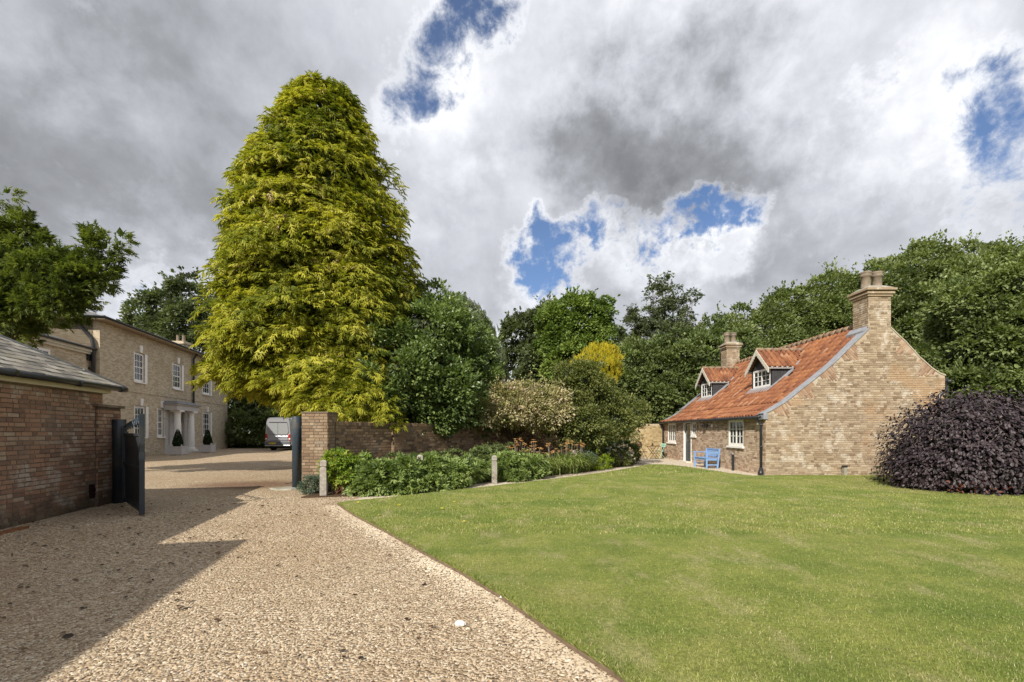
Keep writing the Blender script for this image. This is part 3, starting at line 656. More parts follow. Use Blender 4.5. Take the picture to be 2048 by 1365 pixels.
FW = thing('boundary_wall', (18, 14.6, 0), 'pale brick boundary wall with stone coping beyond the purple bush', 'garden wall')
ff = Fr((15.9, 14.6, 0), (1, 0, 0), (0, -1, 0))
c_ = MB(); c_.box(ff, 0, 7, -.3, 0, 0, 2.05); c_.build('wall', MORT_B, FW)
put_bricks(courses(ff, 0, 2.2, lambda a: 2.04, seed=35, proud=.008), FW, BUFF, 200)
c_ = MB(); c_.box(ff, -.04, 7, -.34, .05, 2.05, 2.19); c_.build('coping', STONE, FW, bevel=.01)

# ================================================================== COTTAGE
CT = thing('brick_cottage', (8.65, 15.5, 0), 'buff brick cottage with orange pantile roof, two dormers and two chimneys', 'cottage')
LEFTP = [(8.55, 2.12), (8.80, 2.24), (9.30, 2.53), (9.91, 3.02), (10.41, 3.41), (10.95, 3.86), (11.5, 4.40), (12.14, 5.02)]
RIGHTP = [(12.90, 5.06), (13.42, 4.57), (13.88, 4.06), (14.31, 3.68), (14.57, 3.51), (14.76, 3.44)]
PROF = LEFTP + RIGHTP
def prof(x): return float(np.interp(x, [p[0] for p in PROF], [p[1] for p in PROF]))
X0, X1, Y0, Y1 = 8.65, 14.74, 15.5, 26.0
fgab = Fr((X0, Y0, 0), (1, 0, 0), (0, -1, 0)); ffr = Fr((X0, Y1, 0), (0, -1, 0), (-1, 0, 0))
FH = [(7.82, 9.0, .95, 1.96), (.75, 2.0, .93, 1.96), (3.05, 4.07, .05, 2.0), (4.12, 4.62, 1.30, 1.95)]
# gable core (solid mortar wall polygon with thickness), far gable, front wall, rear wall
for nm, y in (('gable_wall', Y0), ('rear_gable_wall', Y1 - .3)):
    mb = MB(); pts = [(X0, 0)] + [(X0, prof(X0) - .03)] + [(x, z - .03) for x, z in PROF if x > X0 and x < X1] + [(X1, prof(X1) - .03), (X1, 0)]
    P = [Vector((x, y, z)) for x, z in pts]; Q = [p + Vector((0, .3, 0)) for p in P]; n = len(P)
    mb.poly(P[::-1]); mb.poly(Q)
    for i in range(n): mb.poly([P[i], P[(i + 1) % n], Q[(i + 1) % n], Q[i]])
    gw = mb.build(nm, MORT_B, CT)
    if nm == 'gable_wall': GABLE = gw
mb = MB(); holed_wall(mb, ffr, 0, Y1 - Y0 - .3, 0, 2.1, FH, .14); mb.build('front_wall', MORT_B, CT)
mb = MB(); mb.box(Fr((X1, Y0 + .3, 0), (0, 1, 0), (1, 0, 0)), 0, Y1 - Y0 - .6, -.25, 0, 0, 3.3); mb.build('rear_wall', MORT_B, CT)
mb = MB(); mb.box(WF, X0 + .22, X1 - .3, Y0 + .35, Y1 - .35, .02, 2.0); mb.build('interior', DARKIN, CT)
# tumbled brick wedges up the verge
wedges = []
def add_wedges(pts, side):
    L = [0]; V_ = [Vector((x, 0, z)) for x, z in pts]
    for p, q in zip(V_[:-1], V_[1:]): L.append(L[-1] + (q - p).length)
    def at(s):
        for i in range(len(L) - 1):
            if s <= L[i + 1] or i == len(L) - 2:
                t_ = (s - L[i]) / (L[i + 1] - L[i]); return V_[i].lerp(V_[i + 1], t_), (V_[i + 1] - V_[i]).normalized()
    s = .35
    while s < L[-1] - .5:
        wedges.append((s, .72, at, side)); s += .98
add_wedges(LEFTP, 1); add_wedges(RIGHTP[::-1], -1)
tri = []; tumb = []; g = random.Random(12)
for (s0, wd, at, side) in wedges:
    n_rows = int(wd / .075)
    for r_ in range(n_rows):
        s = s0 + r_ * .075; p, t_ = at(s + .037); inn = Vector((t_.z, 0, -t_.x)) * (1 if side == 1 else -1)
        dep = .12 + .40 * (1 - abs((r_ + .5) / n_rows * 2 - 1))
        q = .035
        while q < dep:
            l = min(.215, dep - q + .03)
            if l < .06: break
            o_ = p + inn * q + t_ * -.034; o_ = Vector((o_.x, Y0 + .02, o_.z))
            tumb.append((o_, inn * l, Vector((0, -1, 0)), t_ * .066 * 1.0, g.randrange(24))); q += l + .01
        a, _ = at(s); tri.append((a.x, a.z, inn.x, inn.z, t_.x, t_.z, dep))
tumb = [(o_, x_, n_ * 1.0, u_, k) for (o_, x_, n_, u_, k) in tumb]
def in_wedge(a, c):
    x, z = X0 + a, c
    for (px, pz, ix, iz, tx, tz, dep) in tri:
        dx, dz = x - px, z - pz; al = dx * tx + dz * tz; dd = dx * ix + dz * iz
        if -.01 < al < .085 and -.02 < dd < dep: return True
    return False
gb = courses(fgab, 0, X1 - X0, lambda a: min(prof(X0 + a) - .035, 9), seed=41, proud=.012, skip=in_wedge)
put_bricks(gb, CT, BUFF, 290)
mbT = MB()
for (o_, x_, n_, u_, k) in tumb:
    vv = [(0, 0, 0), (1, 0, 0), (1, 0, 1), (0, 0, 1), (.02, .03, .06), (.98, .03, .06), (.98, .03, .94), (.02, .03, .94)]
    mbT.add([o_ + x_ * v[0] + n_ * v[1] + u_ * v[2] for v in vv], [(4, 5, 6, 7), (0, 1, 5, 4), (1, 2, 6, 5), (2, 3, 7, 6), (3, 0, 4, 7)], (k % 12 + .5) / 12)
q = mbT.build('tumbled_brickwork', TUMB, CT); q['kind'] = 'stuff'
fb = courses(ffr, 0, Y1 - Y0, lambda a: 2.05, seed=42, proud=.007, holes=[(h[0] - .0, h[1] + .0, h[2], h[3]) for h in FH])
BUFF2 = brickmat('brick_front', [(.0, (.24, .165, .12)), (.2, (.37, .26, .185)), (.5, (.48, .35, .25)), (.75, (.55, .42, .31)), (1, (.62, .51, .41))], (.25, .17, .12), .5, (.56, .49, .41), .4)
mbF = MB()
for (o_, x_, n_, u_, k) in fb:
    vv = [(0, 0, 0), (1, 0, 0), (1, 0, 1), (0, 0, 1), (.014, .03, .05), (.986, .03, .05), (.986, .03, .95), (.014, .03, .95)]
    mbF.add([o_ + x_ * v[0] + n_ * v[1] + u_ * v[2] for v in vv], [(4, 5, 6, 7), (0, 1, 5, 4), (1, 2, 6, 5), (2, 3, 7, 6), (3, 0, 4, 7)], (k % 12 + .5) / 12)
q = mbF.build('front_brickwork', BUFF2, CT); q['kind'] = 'stuff'
# windows and door in the front
window(CT, ffr, 7.82, 9.0, .95, 1.96, 2, 3, back=.03, casements=2, fw=.055, sill=.12)
window(CT, ffr, .75, 2.0, .93, 1.96, 2, 3, back=.03, casements=2, fw=.055, sill=.12)
window(CT, ffr, 4.12, 4.62, 1.30, 1.95, 2, 2, back=.03, fw=.05, sill=.10)
db = MB(); db.box(ffr, 3.05, 3.13, -.1, .015, .02, 2.0); db.box(ffr, 3.99, 4.07, -.1, .015, .02, 2.0); db.box(ffr, 3.13, 3.99, -.1, .015, 1.93, 2.0)
dfm = db.build('door_frame', WHITE, CT, bevel=.004)
db = MB(); db.box(ffr, 3.135, 3.985, -.11, -.07, .07, 1.925); door = db.build('door', DOORG, CT)
for i in range(2):
    for jx in range(3):
        db = MB(); db.box(ffr, 3.24 + i * .335, 3.545 + i * .335, -.069, -.064, 1.0 + jx * .3, 1.27 + jx * .3); db.build('pane', GLASS, door)
for i in range(2):
    db = MB(); db.box(ffr, 3.24 + i * .335, 3.545 + i * .335, -.069, -.058, .2, .82); db.build('lower_panel', DOORG, door, bevel=.004)
db = MB(); db.tube([ffr.p(3.92, -.06, .95), ffr.p(3.92, -.02, .95), ffr.p(3.82, -.02, .95)], .01, 6); db.build('handle', LEAD, door)
db = MB(); db.box(ffr, 3.0, 4.15, .0, .28, 0, .06); db.build('doorstep', STONE, CT, bevel=.01)
# roof surfaces
RF = [(8.44, 2.05), (8.80, 2.16), (9.30, 2.41), (9.91, 2.89), (10.41, 3.29), (10.95, 3.74), (11.5, 4.29), (12.0, 4.80), (12.50, 5.28)]
RR = [(12.50, 5.28), (13.42, 4.42), (13.88, 3.93), (14.31, 3.56), (14.95, 3.28)]
mb = MB()
for seg in (RF, RR):
    for (xa, za), (xb, zb) in zip(seg[:-1], seg[1:]):
        mb.poly([(xa, Y0 + .28, za - .03), (xa, Y1 - .02, za - .03), (xb, Y1 - .02, zb - .03), (xb, Y0 + .28, zb - .03)])
mb.build('roof_deck', plain('roof_felt', (.06, .03, .02), .9), CT)
DX, DBZ = 10.38, 3.25; DORMERS = [18.93, 24.3]; DHW = .75; DEZ, DRZ = 4.13, 4.86
def pantile(k):
    if k not in pantile.c:
        g = random.Random(k); w, l, ns = .225, .345, 7; v = []; f = []
        prof_ = []
        for i in range(ns + 1):
            t_ = i / ns; zz = .066 * math.sin(t_ * 2 * math.pi) * (1 if t_ < .5 else .6)
            prof_.append((t_ * w, zz))
        for (x, z) in prof_: v.append((x, -.01, z + .008)); 
        for (x, z) in prof_: v.append((x, l, z + .002))
        for (x, z) in prof_: v.append((x, -.01, z + .004))
        n = ns + 1
        for i in range(ns): f.append((i, i + 1, n + i + 1, n + i)); f.append((2 * n + i, 2 * n + i + 1, i + 1, i))
        pantile.c[k] = npmesh('pantile', v, [np.array(f)], TILE, [(k % 16 + .5) / 16] * len(f), True)
    return pantile.c[k]
pantile.c = {}
def tile_field(owner, O, across, prof2, y_len, skip=None, nparts=300, name='pantile', seed=5):
    """prof2: list of 3D offsets up the slope (Vectors), tiles run across for y_len"""
    g = random.Random(seed); acc = [0]
    for p, q in zip(prof2[:-1], prof2[1:]): acc.append(acc[-1] + (q - p).length)
    def at(s):
        for i in range(len(acc) - 1):
            if s <= acc[i + 1] or i == len(acc) - 2:
                t_ = (s - acc[i]) / (acc[i + 1] - acc[i]); return prof2[i].lerp(prof2[i + 1], t_), (prof2[i + 1] - prof2[i]).normalized()
    tiles = []; s = 0
    while s < acc[-1] - .08:
        p, t_ = at(s); x = 0
        while x < y_len - .12:
            c = O + across * (x + .11) + p + t_ * .15
            if not (skip and skip(c)): tiles.append((O + across * (x + g.uniform(-.004, .004)) + p, t_, int(x * 50)))
            x += .205
        s += .285
    tiles.sort(key=lambda q: q[0].length); rest = MB()
    for i, (o_, t_, colk) in enumerate(tiles):
        y_ = t_; x_ = across; z_ = x_.cross(y_).normalized(); flip = False
        if z_.z < 0: z_ = -z_
        yy = (y_ + z_ * g.uniform(-.02, .02)).normalized(); k = (colk * 7 + g.choice([0, 0, 1, 2, 5])) % 48 if g.random() < .8 else g.randrange(48)
        M = Matrix(((x_.x, yy.x, z_.x, o_.x), (x_.y, yy.y, z_.y, o_.y), (x_.z, yy.z, z_.z, o_.z), (0, 0, 0, 1))); me = pantile(k)
        if i < nparts:
            ob = bpy.data.objects.new(name, me); COL.objects.link(ob); ob.matrix_basis = M; setpar(ob, owner)
        else:
            rest.add([M @ v.co for v in me.vertices], [tuple(p.vertices) for p in me.polygons], (k % 16 + .5) / 16)
    if rest.v:
        q = rest.build('pantiling', TILE, owner, smooth=True); q['kind'] = 'stuff'
def dskip(c):
    for yc in DORMERS:
        if abs(c.y - yc) < DHW - .02 and c.x > DX + .02:
            zr = 12.25 - .0
            if c.x < 11.62: return True
        if c.x > DX and c.z > DEZ - .45 and c.x < 12.12 and abs(c.y - yc) < max(0, (12.12 - c.x) / (12.12 - 11.3)) * .9: return True
    return False
pf = [Vector((x - RF[0][0], 0, z - RF[0][1])) for x, z in RF]
tile_field(CT, Vector((RF[0][0], Y1 - .12, RF[0][1])), Vector((0, -1, 0)), pf, Y1 - Y0 - .38, dskip, 300)
mb = MB(); y = Y0 + .25; g = random.Random(3)
while y < Y1 - .2: mb.tube([(12.5, y, 5.30), (12.5, y + .36, 5.29)], [.122, .122], 10, rnd=g.random() * .3); y += .345
rt = mb.build('ridge_tiles', plain('ridge_clay', (.27, .19, .13), .9, 0, .1, .25, 9, (.20, .17, .10)), CT, smooth=True); rt['kind'] = 'stuff'
# lead verge strips and copings
for yy in (Y0, Y1 - .3):
    mb = MB()
    for (xa, za), (xb, zb) in zip(LEFTP[:-1], LEFTP[1:]):
        mb.hexa([Vector(p) for p in ((xa, yy - .03, za - .035), (xb, yy - .03, zb - .035), (xb, yy + .42 if yy == Y0 else yy + .3, zb - .035), (xa, yy + .42 if yy == Y0 else yy + .3, za - .035),
                 (xa, yy - .03, za + .02), (xb, yy - .03, zb + .02), (xb, yy + .34, zb + .012), (xa, yy + .34, za + .012))])
    mb.build('lead_verge', LEAD, CT)
    mb = MB()
    for (xa, za), (xb, zb) in zip(RIGHTP[:-1], RIGHTP[1:]):
        mb.hexa([Vector(p) for p in ((xa, yy - .02, za - .035), (xb, yy - .02, zb - .035), (xb, yy + .3, zb - .035), (xa, yy + .3, za - .035), (xa, yy - .02, za + .01), (xb, yy - .02, zb + .01), (xb, yy + .3, zb + .01), (xa, yy + .3, za + .01))])
    mb.build('verge_capping', MORT_B, CT)
mb = MB(); mb.box(WF, X0 - .10, X0 + .06, Y0 - .035, Y0 + .3, 1.92, 2.13); mb.build('kneeler', LEAD, CT, bevel=.01)
# gutters and downpipes
mb = MB(); mb.tube([(8.44, Y0 + .02, 2.0), (8.44, Y1 + .1, 2.0)], .055, 8)
for k in range(12): mb.tube([(8.44, Y0 + .3 + k * .92, 2.0), (8.44, Y0 + .36 + k * .92, 2.0)], .062, 8)
mb.build('gutter', BLACK, CT, smooth=True)
mb = MB(); mb.tube([(8.44, 15.72, 1.96), (8.46, 15.70, 1.88), (8.56, 15.66, 1.78), (8.57, 15.66, 1.70), (8.57, 15.66, .10)], .042, 10)
for z in (.2, .95, 1.7): mb.tube([(8.57, 15.66, z), (8.57, 15.66, z + .07)], .052, 10)
mb.tube([(8.57, 15.66, .24), (8.55, 15.64, .10), (8.52, 15.6, .0)], [.06, .085, .09], 10)
mb.build('downpipe', BLACK, CT, smooth=True)
mb = MB(); mb.tube([(8.44, 25.85, 1.96), (8.58, 25.85, 1.7), (8.58, 25.85, .02)], .05, 8); mb.build('downpipe', BLACK, CT, smooth=True)
mb = MB(); mb.box(WF, X1, X1 + .16, Y0 + .05, Y0 + .3, 3.12, 3.34); mb.tube([(X1 + .2, Y0 - .02, 3.22), (X1 + .2, Y0 + 4, 3.22)], .06, 8); mb.tube([(X1 + .1, Y0 + .1, 3.15), (X1 + .02, Y0 - .06, 2.95), (X1 - .25, Y0 - .07, 2.75), (X1 - .28, Y0 - .07, .5)], .045, 8); mb.build('rear_gutter', BLACK, CT, smooth=True)
# chimneys
def chimney(x0, x1, y0, y1, zb, zt, seed):
    c = MB(); c.box(WF, x0, x1, y0, y1, zb, zt); st_ = c.build('chimney', MORT_B, CT)
    out = []
    for (fr_, L) in ((Fr((x0, y0, 0), (1, 0, 0), (0, -1, 0)), x1 - x0), (Fr((x0, y1, 0), (0, -1, 0), (-1, 0, 0)), y1 - y0), (Fr((x1, y0, 0), (0, 1, 0), (1, 0, 0)), y1 - y0)):
        out += courses(fr_, 0, L, lambda a: zt + .01, z0=zb, seed=seed, proud=.008, bl=.225); seed += 1
    put_bricks(out, st_, BUFF, 300)
    xc, yc = (x0 + x1) / 2, (y0 + y1) / 2; hx, hy = (x1 - x0) / 2, (y1 - y0) / 2
    for i, (e, z, h) in enumerate(((.045, zt - .01, .075), (.085, zt + .067, .073), (.05, zt + .142, .04), (.13, zt + .184, .08), (.06, zt + .266, .03))):
        g_ = MB(); n_ = max(3, int((hx + e) * 2 / .22))
        g_.box(WF, xc - hx - e, xc + hx + e, yc - hy - e, yc + hy + e, z, z + h - .002); g_.build('corbel_course', BUFF, st_, bevel=.008)
    g_ = MB(); z = zt + .296; P = [Vector((xc + sx * (hx + .05), yc + sy * (hy + .05), z)) for sx, sy in ((-1, -1), (1, -1), (1, 1), (-1, 1))]; Q = [Vector((xc + sx * hx * .75, yc + sy * hy * .7, z + .1)) for sx, sy in ((-1, -1), (1, -1), (1, 1), (-1, 1))]
    g_.hexa(P + Q); g_.build('flaunching', CONC, st_)
    for sx in (-.52, .52):
        g_ = MB(); g_.lathe((xc + sx * hx, yc, z + .05), [(.155, 0), (.155, .06), (.14, .08), (.138, .40), (.17, .42), (.17, .48), (.15, .50), (.165, .53), (.175, .58), (.13, .6), (.12, .5)], 18); g_.build('chimney_pot', POTM, st_, smooth=True)
    return st_
chimney(12.14, 12.90, Y0 + .001, 16.2, 4.3, 6.12, 61)
chimney(11.92, 12.62, 25.25, 25.95, 4.4, 6.12, 71)
mb = MB(); mb.hexa([Vector(p) for p in ((12.02, 15.55, 4.78), (12.14, 15.55, 4.9), (12.14, 16.35, 4.95), (12.02, 16.35, 4.83), (12.0, 15.55, 4.95), (12.145, 15.55, 5.13), (12.145, 16.35, 5.13), (12.0, 16.35, 4.95))]); mb.build('chimney_flashing', LEAD, CT)
# dormers
for yc in DORMERS:
    fd = Fr((DX, yc + DHW, 0), (0, -1, 0), (-1, 0, 0)); Wd = 2 * DHW
    mb = MB(); W0, W1, WZ0, WZ1 = .10, Wd - .10, DBZ + .07, DBZ + .83
    holed_wall(mb, fd, 0, Wd, DBZ - .12, DEZ, [(W0, W1, WZ0, WZ1)], .05)
    mb.poly([fd.p(0, 0, DEZ), fd.p(Wd, 0, DEZ), fd.p(Wd / 2, 0, DRZ)])
    dm = mb.build('dormer', DORM, CT)
    # cheeks as upright boards
    zr = lambda x: float(np.interp(x, [p[0] for p in RF], [p[1] for p in RF]))
    for a_, nn in ((Wd, 1), (0, -1)):
        ck = MB(); x = DX
        while x < 11.36:
            xe = min(x + .115, 11.36); yv = fd.p(a_, 0, 0).y; o_ = -.012 if nn == 1 else .012
            za, zb = zr(x) - .05, zr(xe) - .05
            if za < DEZ: ck.hexa([Vector(p) for p in ((x, yv, za), (xe - .01, yv, zb), (xe - .01, yv + o_, zb), (x, yv + o_, za), (x, yv, DEZ), (xe - .01, yv, DEZ), (xe - .01, yv + o_, DEZ), (x, yv + o_, DEZ))])
            x += .115
        ck.box(WF, DX, 11.36, min(fd.p(a_, 0, 0).y, fd.p(a_, 0, 0).y + .02 * nn), max(fd.p(a_, 0, 0).y, fd.p(a_, 0, 0).y + .02 * nn), DBZ, DEZ)
        ck.build('cheek_boards', DORM, dm)
    wdw = window(dm, fd, W0, W1, WZ0, WZ1, 2, 3, back=.02, casements=2, fw=.05, sill=0, curtain=False); 
    mb = MB(); mb.box(fd, W0 - .04, W1 + .04, -.02, .05, WZ0 - .05, WZ0 - .002); mb.build('dormer_sill', WHITE, dm)
    # tiled slopes
    rx0 = DX - .22
    for sgn in (-1, 1):
        sl = Vector((0, -sgn * (DHW + .12), DRZ - DEZ + .09)); O_ = Vector((rx0, yc + sgn * (DHW + .12), DEZ - .09 + .03))
        # deck
        mb = MB(); A0, B0 = O_ - Z * .03, O_ + sl - Z * .03
        xe = 11.55; xr = 12.12
        mb.poly([A0, Vector((xe, A0.y, A0.z)), Vector((xr, B0.y, B0.z)), B0]); mb.build('roof_deck', BROWNW, dm)
        tile_field(dm, O_ + Z * .01, Vector((1, 0, 0)), [Vector((0, 0, 0)), sl * .985], 1.92, lambda c: c.x > xe + (xr - xe) * ((c.z - DEZ) / (DRZ - DEZ)) - .12, 60, seed=8 + sgn)
        # bargeboard with wavy lower edge
        mb = MB(); nseg = 9; top = []; bot = []
        for i in range(nseg * 4 + 1):
            t_ = i / (nseg * 4); p = Vector((rx0 - .02, yc + sgn * (DHW + .16) * (1 - t_), DEZ - .11 + (DRZ - DEZ + .13) * t_)); top.append(p + Z * .03); bot.append(p - Z * (.17 + .025 * abs(math.sin(t_ * nseg * math.pi))))
        for i in range(len(top) - 1):
            a_, b_, c2, d2 = bot[i], bot[i + 1], top[i + 1], top[i]; th = Vector((.03, 0, 0)); mb.hexa([a_, b_, b_ + th, a_ + th, d2, c2, c2 + th, d2 + th])
        mb.build('bargeboard', STONE, dm)
        mb = MB(); yv = yc + sgn * (DHW + .06); mb.box(WF, rx0 + .02, 11.5, yv - .05, yv + .05, DEZ - .115, DEZ - .04); mb.build('soffit_board', LGREY, dm)
        # lead valley and flashing
        mb = MB(); w_ = Vector((.16, 0, .13)); p0 = Vector((xe - .08, A0.y, DEZ - .02)); p1 = Vector((xr - .05, yc, DRZ + .05)); mb.hexa([p0 - Z * .02, p0 + w_ - Z * .02, p1 + w_ - Z * .02, p1 - Z * .02, p0 + Z * .025, p0 + w_ + Z * .03, p1 + w_ + Z * .03, p1 + Z * .025]); mb.build('lead_valley', LEAD, dm)
        mb = MB(); pts = [x for x in np.linspace(DX - .1, 11.45, 9)]; ya = yc + sgn * DHW
        for xa, xb in zip(pts[:-1], pts[1:]): mb.hexa([Vector((xa, ya, zr(xa) + .0)), Vector((xb, ya, zr(xb) + .0)), Vector((xb, ya + sgn * .13, zr(xb) + .0)), Vector((xa, ya + sgn * .13, zr(xa) + .0)), Vector((xa, ya, zr(xa) + .10)), Vector((xb, ya, zr(xb) + .10)), Vector((xb, ya + sgn * .13, zr(xb) + .065)), Vector((xa, ya + sgn * .13, zr(xa) + .065))])
        mb.build('side_flashing', LEAD, dm)
    mb = MB(); xa, xb = DX - .24, DX + .01; mb.hexa([Vector((xa, yc - DHW - .13, zr(xa))), Vector((xb, yc - DHW - .13, zr(xb))), Vector((xb, yc + DHW + .13, zr(xb))), Vector((xa, yc + DHW + .13, zr(xa))), Vector((xa, yc - DHW - .13, zr(xa) + .06)), Vector((xb, yc - DHW - .13, zr(xb) + .09)), Vector((xb, yc + DHW + .13, zr(xb) + .09)), Vector((xa, yc + DHW + .13, zr(xa) + .06))]); mb.build('apron_flashing', LEAD, dm)
    mb = MB(); x = rx0
    while x < 12.0: mb.tube([(x, yc, DRZ + .04), (min(x + .35, 12.15), yc, DRZ + .04)], .085, 8); x += .34
    mb.build('ridge_tile_row', MATS['ridge_clay'], dm, smooth=True)
# small fittings on the front wall
def bracket(a, c, lab):
    T = thing('basket_bracket', tuple(ffr.p(a, 0, c)), lab, 'bracket'); mb = MB()
    mb.tube([ffr.p(a, .01, c + .2), ffr.p(a, .01, c - .16)], .012, 6); mb.tube([ffr.p(a, .01, c + .15), ffr.p(a, .22, c + .15)], .010, 6); mb.tube([ffr.p(a, .01, c - .1), ffr.p(a, .08, c - .02), ffr.p(a, .2, c + .15)], .009, 6)
    mb.build('arm', BLACK, T)
bracket(2.25, 1.62, 'small black iron basket bracket beside the far cottage window'); bracket(4.85, 1.62, 'small black iron basket bracket beside the little square window')
T = thing('wall_lamp', tuple(ffr.p(5.85, 0, 1.75)), 'small black wall lamp under the cottage eaves', 'wall lamp')
mb = MB(); mb.box(ffr, 5.80, 5.90, 0, .03, 1.68, 1.85); mb.tube([ffr.p(5.85, .02, 1.72), ffr.p(5.85, .12, 1.62), ffr.p(5.85, .16, 1.7)], .012, 6); mb.build('bracket', BLACK, T)
mb = MB(); p = ffr.p(5.85, .16, 1.70); mb.lathe(p, [(.05, 0), (.08, .10), (.10, .11), (.02, .18)], 8); mb.build('lantern', BLACK, T)
T = MB(); T.box(ffr, 6.3, 6.43, 0, .04, 1.70, 1.83); tag(T.build('vent_cover', WHITE, None, bevel=.008), 'small white square vent cover high on the cottage front', 'vent')
T = thing('standpipe', tuple(ffr.p(8.5, .2, 0)), 'dark garden tap standpipe by the cottage corner window', 'standpipe')
mb = MB(); mb.box(ffr, 8.46, 8.54, .12, .19, 0, .62); mb.build('post', BLACK, T); mb = MB(); mb.tube([ffr.p(8.5, .15, .62), ffr.p(8.47, .15, .68), ffr.p(8.3, .2, .66)], .022, 8); mb.build('tap', LEAD, T)
T = thing('garden_light', (11.24, 15.38, 0), 'short dark bollard light against the cottage gable', 'light'); mb = MB(); mb.box(WF, 11.19, 11.29, 15.33, 15.43, .03, .30); mb.build('post', CONC, T); mb = MB(); mb.box(WF, 11.18, 11.30, 15.32, 15.44, .30, .36); mb.build('cap', BLACK, T)
# ================================================================== BENCH
BN = thing('garden_bench', (8.1, 18.95, 0), 'pale blue slatted wooden garden bench against the cottage wall', 'bench')
fbn = Fr((8.36, 19.6, 0), (0, -1, 0), (-1, 0, 0)); BL = 1.25     # a along the bench, b forward from the back
for a in (0.03, BL - .03):
    mb = MB(); mb.box(fbn, a - .03, a + .03, .47, .53, 0, .62); mb.build('leg', BENCH, BN, bevel=.005)
    mb = MB(); P = [fbn.p(a - .03, 0.04, 0), fbn.p(a + .03, .04, 0), fbn.p(a + .03, .10, 0), fbn.p(a - .03, .10, 0), fbn.p(a - .03, -.04, .80), fbn.p(a + .03, -.04, .80), fbn.p(a + .03, .01, .80), fbn.p(a - .03, .01, .80)]
    mb.hexa(P); mb.build('leg', BENCH, BN, bevel=.005)
    mb = MB(); mb.box(fbn, a - .035, a + .035, .0, .57, .62, .655); mb.build('armrest', BENCH, BN, bevel=.006)
    mb = MB(); mb.box(fbn, a - .02, a + .02, .09, .47, .14, .18); mb.box(fbn, a - .02, a + .02, .09, .47, .34, .40); mb.build('side_rail', BENCH, BN)
for k in range(5):
    mb = MB(); mb.box(fbn, 0.0, BL, .06 + k * .095, .06 + k * .095 + .08, .405, .43); mb.build('seat_slat', BENCH, BN, bevel=.004)
mb = MB(); mb.box(fbn, .06, BL - .06, .47, .50, .33, .40); mb.build('front_rail', BENCH, BN)
def back_b(z): return .07 - (z / .86) * .11
for z0, z1 in ((.46, .50), (.74, .81)):
    mb = MB(); mb.box(fbn, .06, BL - .06, back_b(z0) - .015, back_b(z0) + .015, z0, z1); mb.build('back_rail', BENCH, BN, bevel=.004)
for k in range(12):
    a = .11 + k * (BL - .22) / 11; mb = MB(); b0, b1_ = back_b(.50), back_b(.74)
    mb.hexa([fbn.p(a - .022, b0 - .008, .50), fbn.p(a + .022, b0 - .008, .50), fbn.p(a + .022, b0 + .008, .50), fbn.p(a - .022, b0 + .008, .50), fbn.p(a - .022, b1_ - .008, .74), fbn.p(a + .022, b1_ - .008, .74), fbn.p(a + .022, b1_ + .008, .74), fbn.p(a - .022, b1_ + .008, .74)]); mb.build('back_slat', BENCH, BN)
# ================================================================== BISTRO SET
def bar(mb, a, b, w=.014): mb.tube([a, b], w, 5)
T = thing('bistro_table', (7.6, 24.6, 0), 'small folding slatted bistro table with crossed legs on the patio', 'table'); tx, ty = 7.62, 24.6
for k in range(6): mb = MB(); mb.box(WF, tx - .33, tx + .33, ty - .3 + k * .10, ty - .3 + k * .10 + .085, .70, .72); mb.build('slat', BROWNW, T)
for s_ in (-.26, .26):
    mb = MB(); bar(mb, (tx - .28, ty + s_, 0), (tx + .25, ty + s_, .7)); mb.build('leg', BLACK, T); mb = MB(); bar(mb, (tx + .28, ty + s_ * .9, 0), (tx - .25, ty + s_ * .9, .7)); mb.build('leg', BLACK, T)
def fchair(x, y, face, paint, label):
    T = thing('folding_chair', (x, y, 0), label, 'chair'); f = Fr((x, y, 0), face); 
    for s_ in (-.2, .2):
        mb = MB(); bar(mb, f.p(.22, s_, 0), f.p(-.2, s_, .86), .012); mb.build('leg', BLACK if paint is BROWNW else paint, T); mb = MB(); bar(mb, f.p(-.22, s_ * .9, 0), f.p(.18, s_ * .9, .44), .012); mb.build('leg', BLACK if paint is BROWNW else paint, T)
    for k in range(4): mb = MB(); mb.box(f, -.16 + k * .09, -.16 + k * .09 + .075, -.2, .2, .44, .458); mb.build('seat_slat', paint, T)
    for k in range(2): mb = MB(); mb.box(f, -.20, -.185, -.2, .2, .66 + k * .11, .75 + k * .11); mb.build('back_slat', paint, T)
fchair(6.98, 24.4, (1, .1, 0), BROWNW, 'brown folding chair at the bistro table near the white flowers')
fchair(8.12, 24.9, (-1, -.25, 0), MINT, 'mint green folding chair between the bistro table and cottage')
T = thing('potted_pinecones', (7.6, 24.6, .72), 'little dark pot on the bistro table', 'pot'); mb = MB(); mb.lathe((7.58, 24.55, .722), [(.05, 0), (.07, .08), (.05, .08)], 10); mb.build('pot', BROWNW, T); mb = MB(); mb.ball((7.58, 24.55, .83), .05, 7, 5); mb.build('cone', DARKIN, T)
bpy.data.objects.get('potted_pinecones').name = 'small_pot'
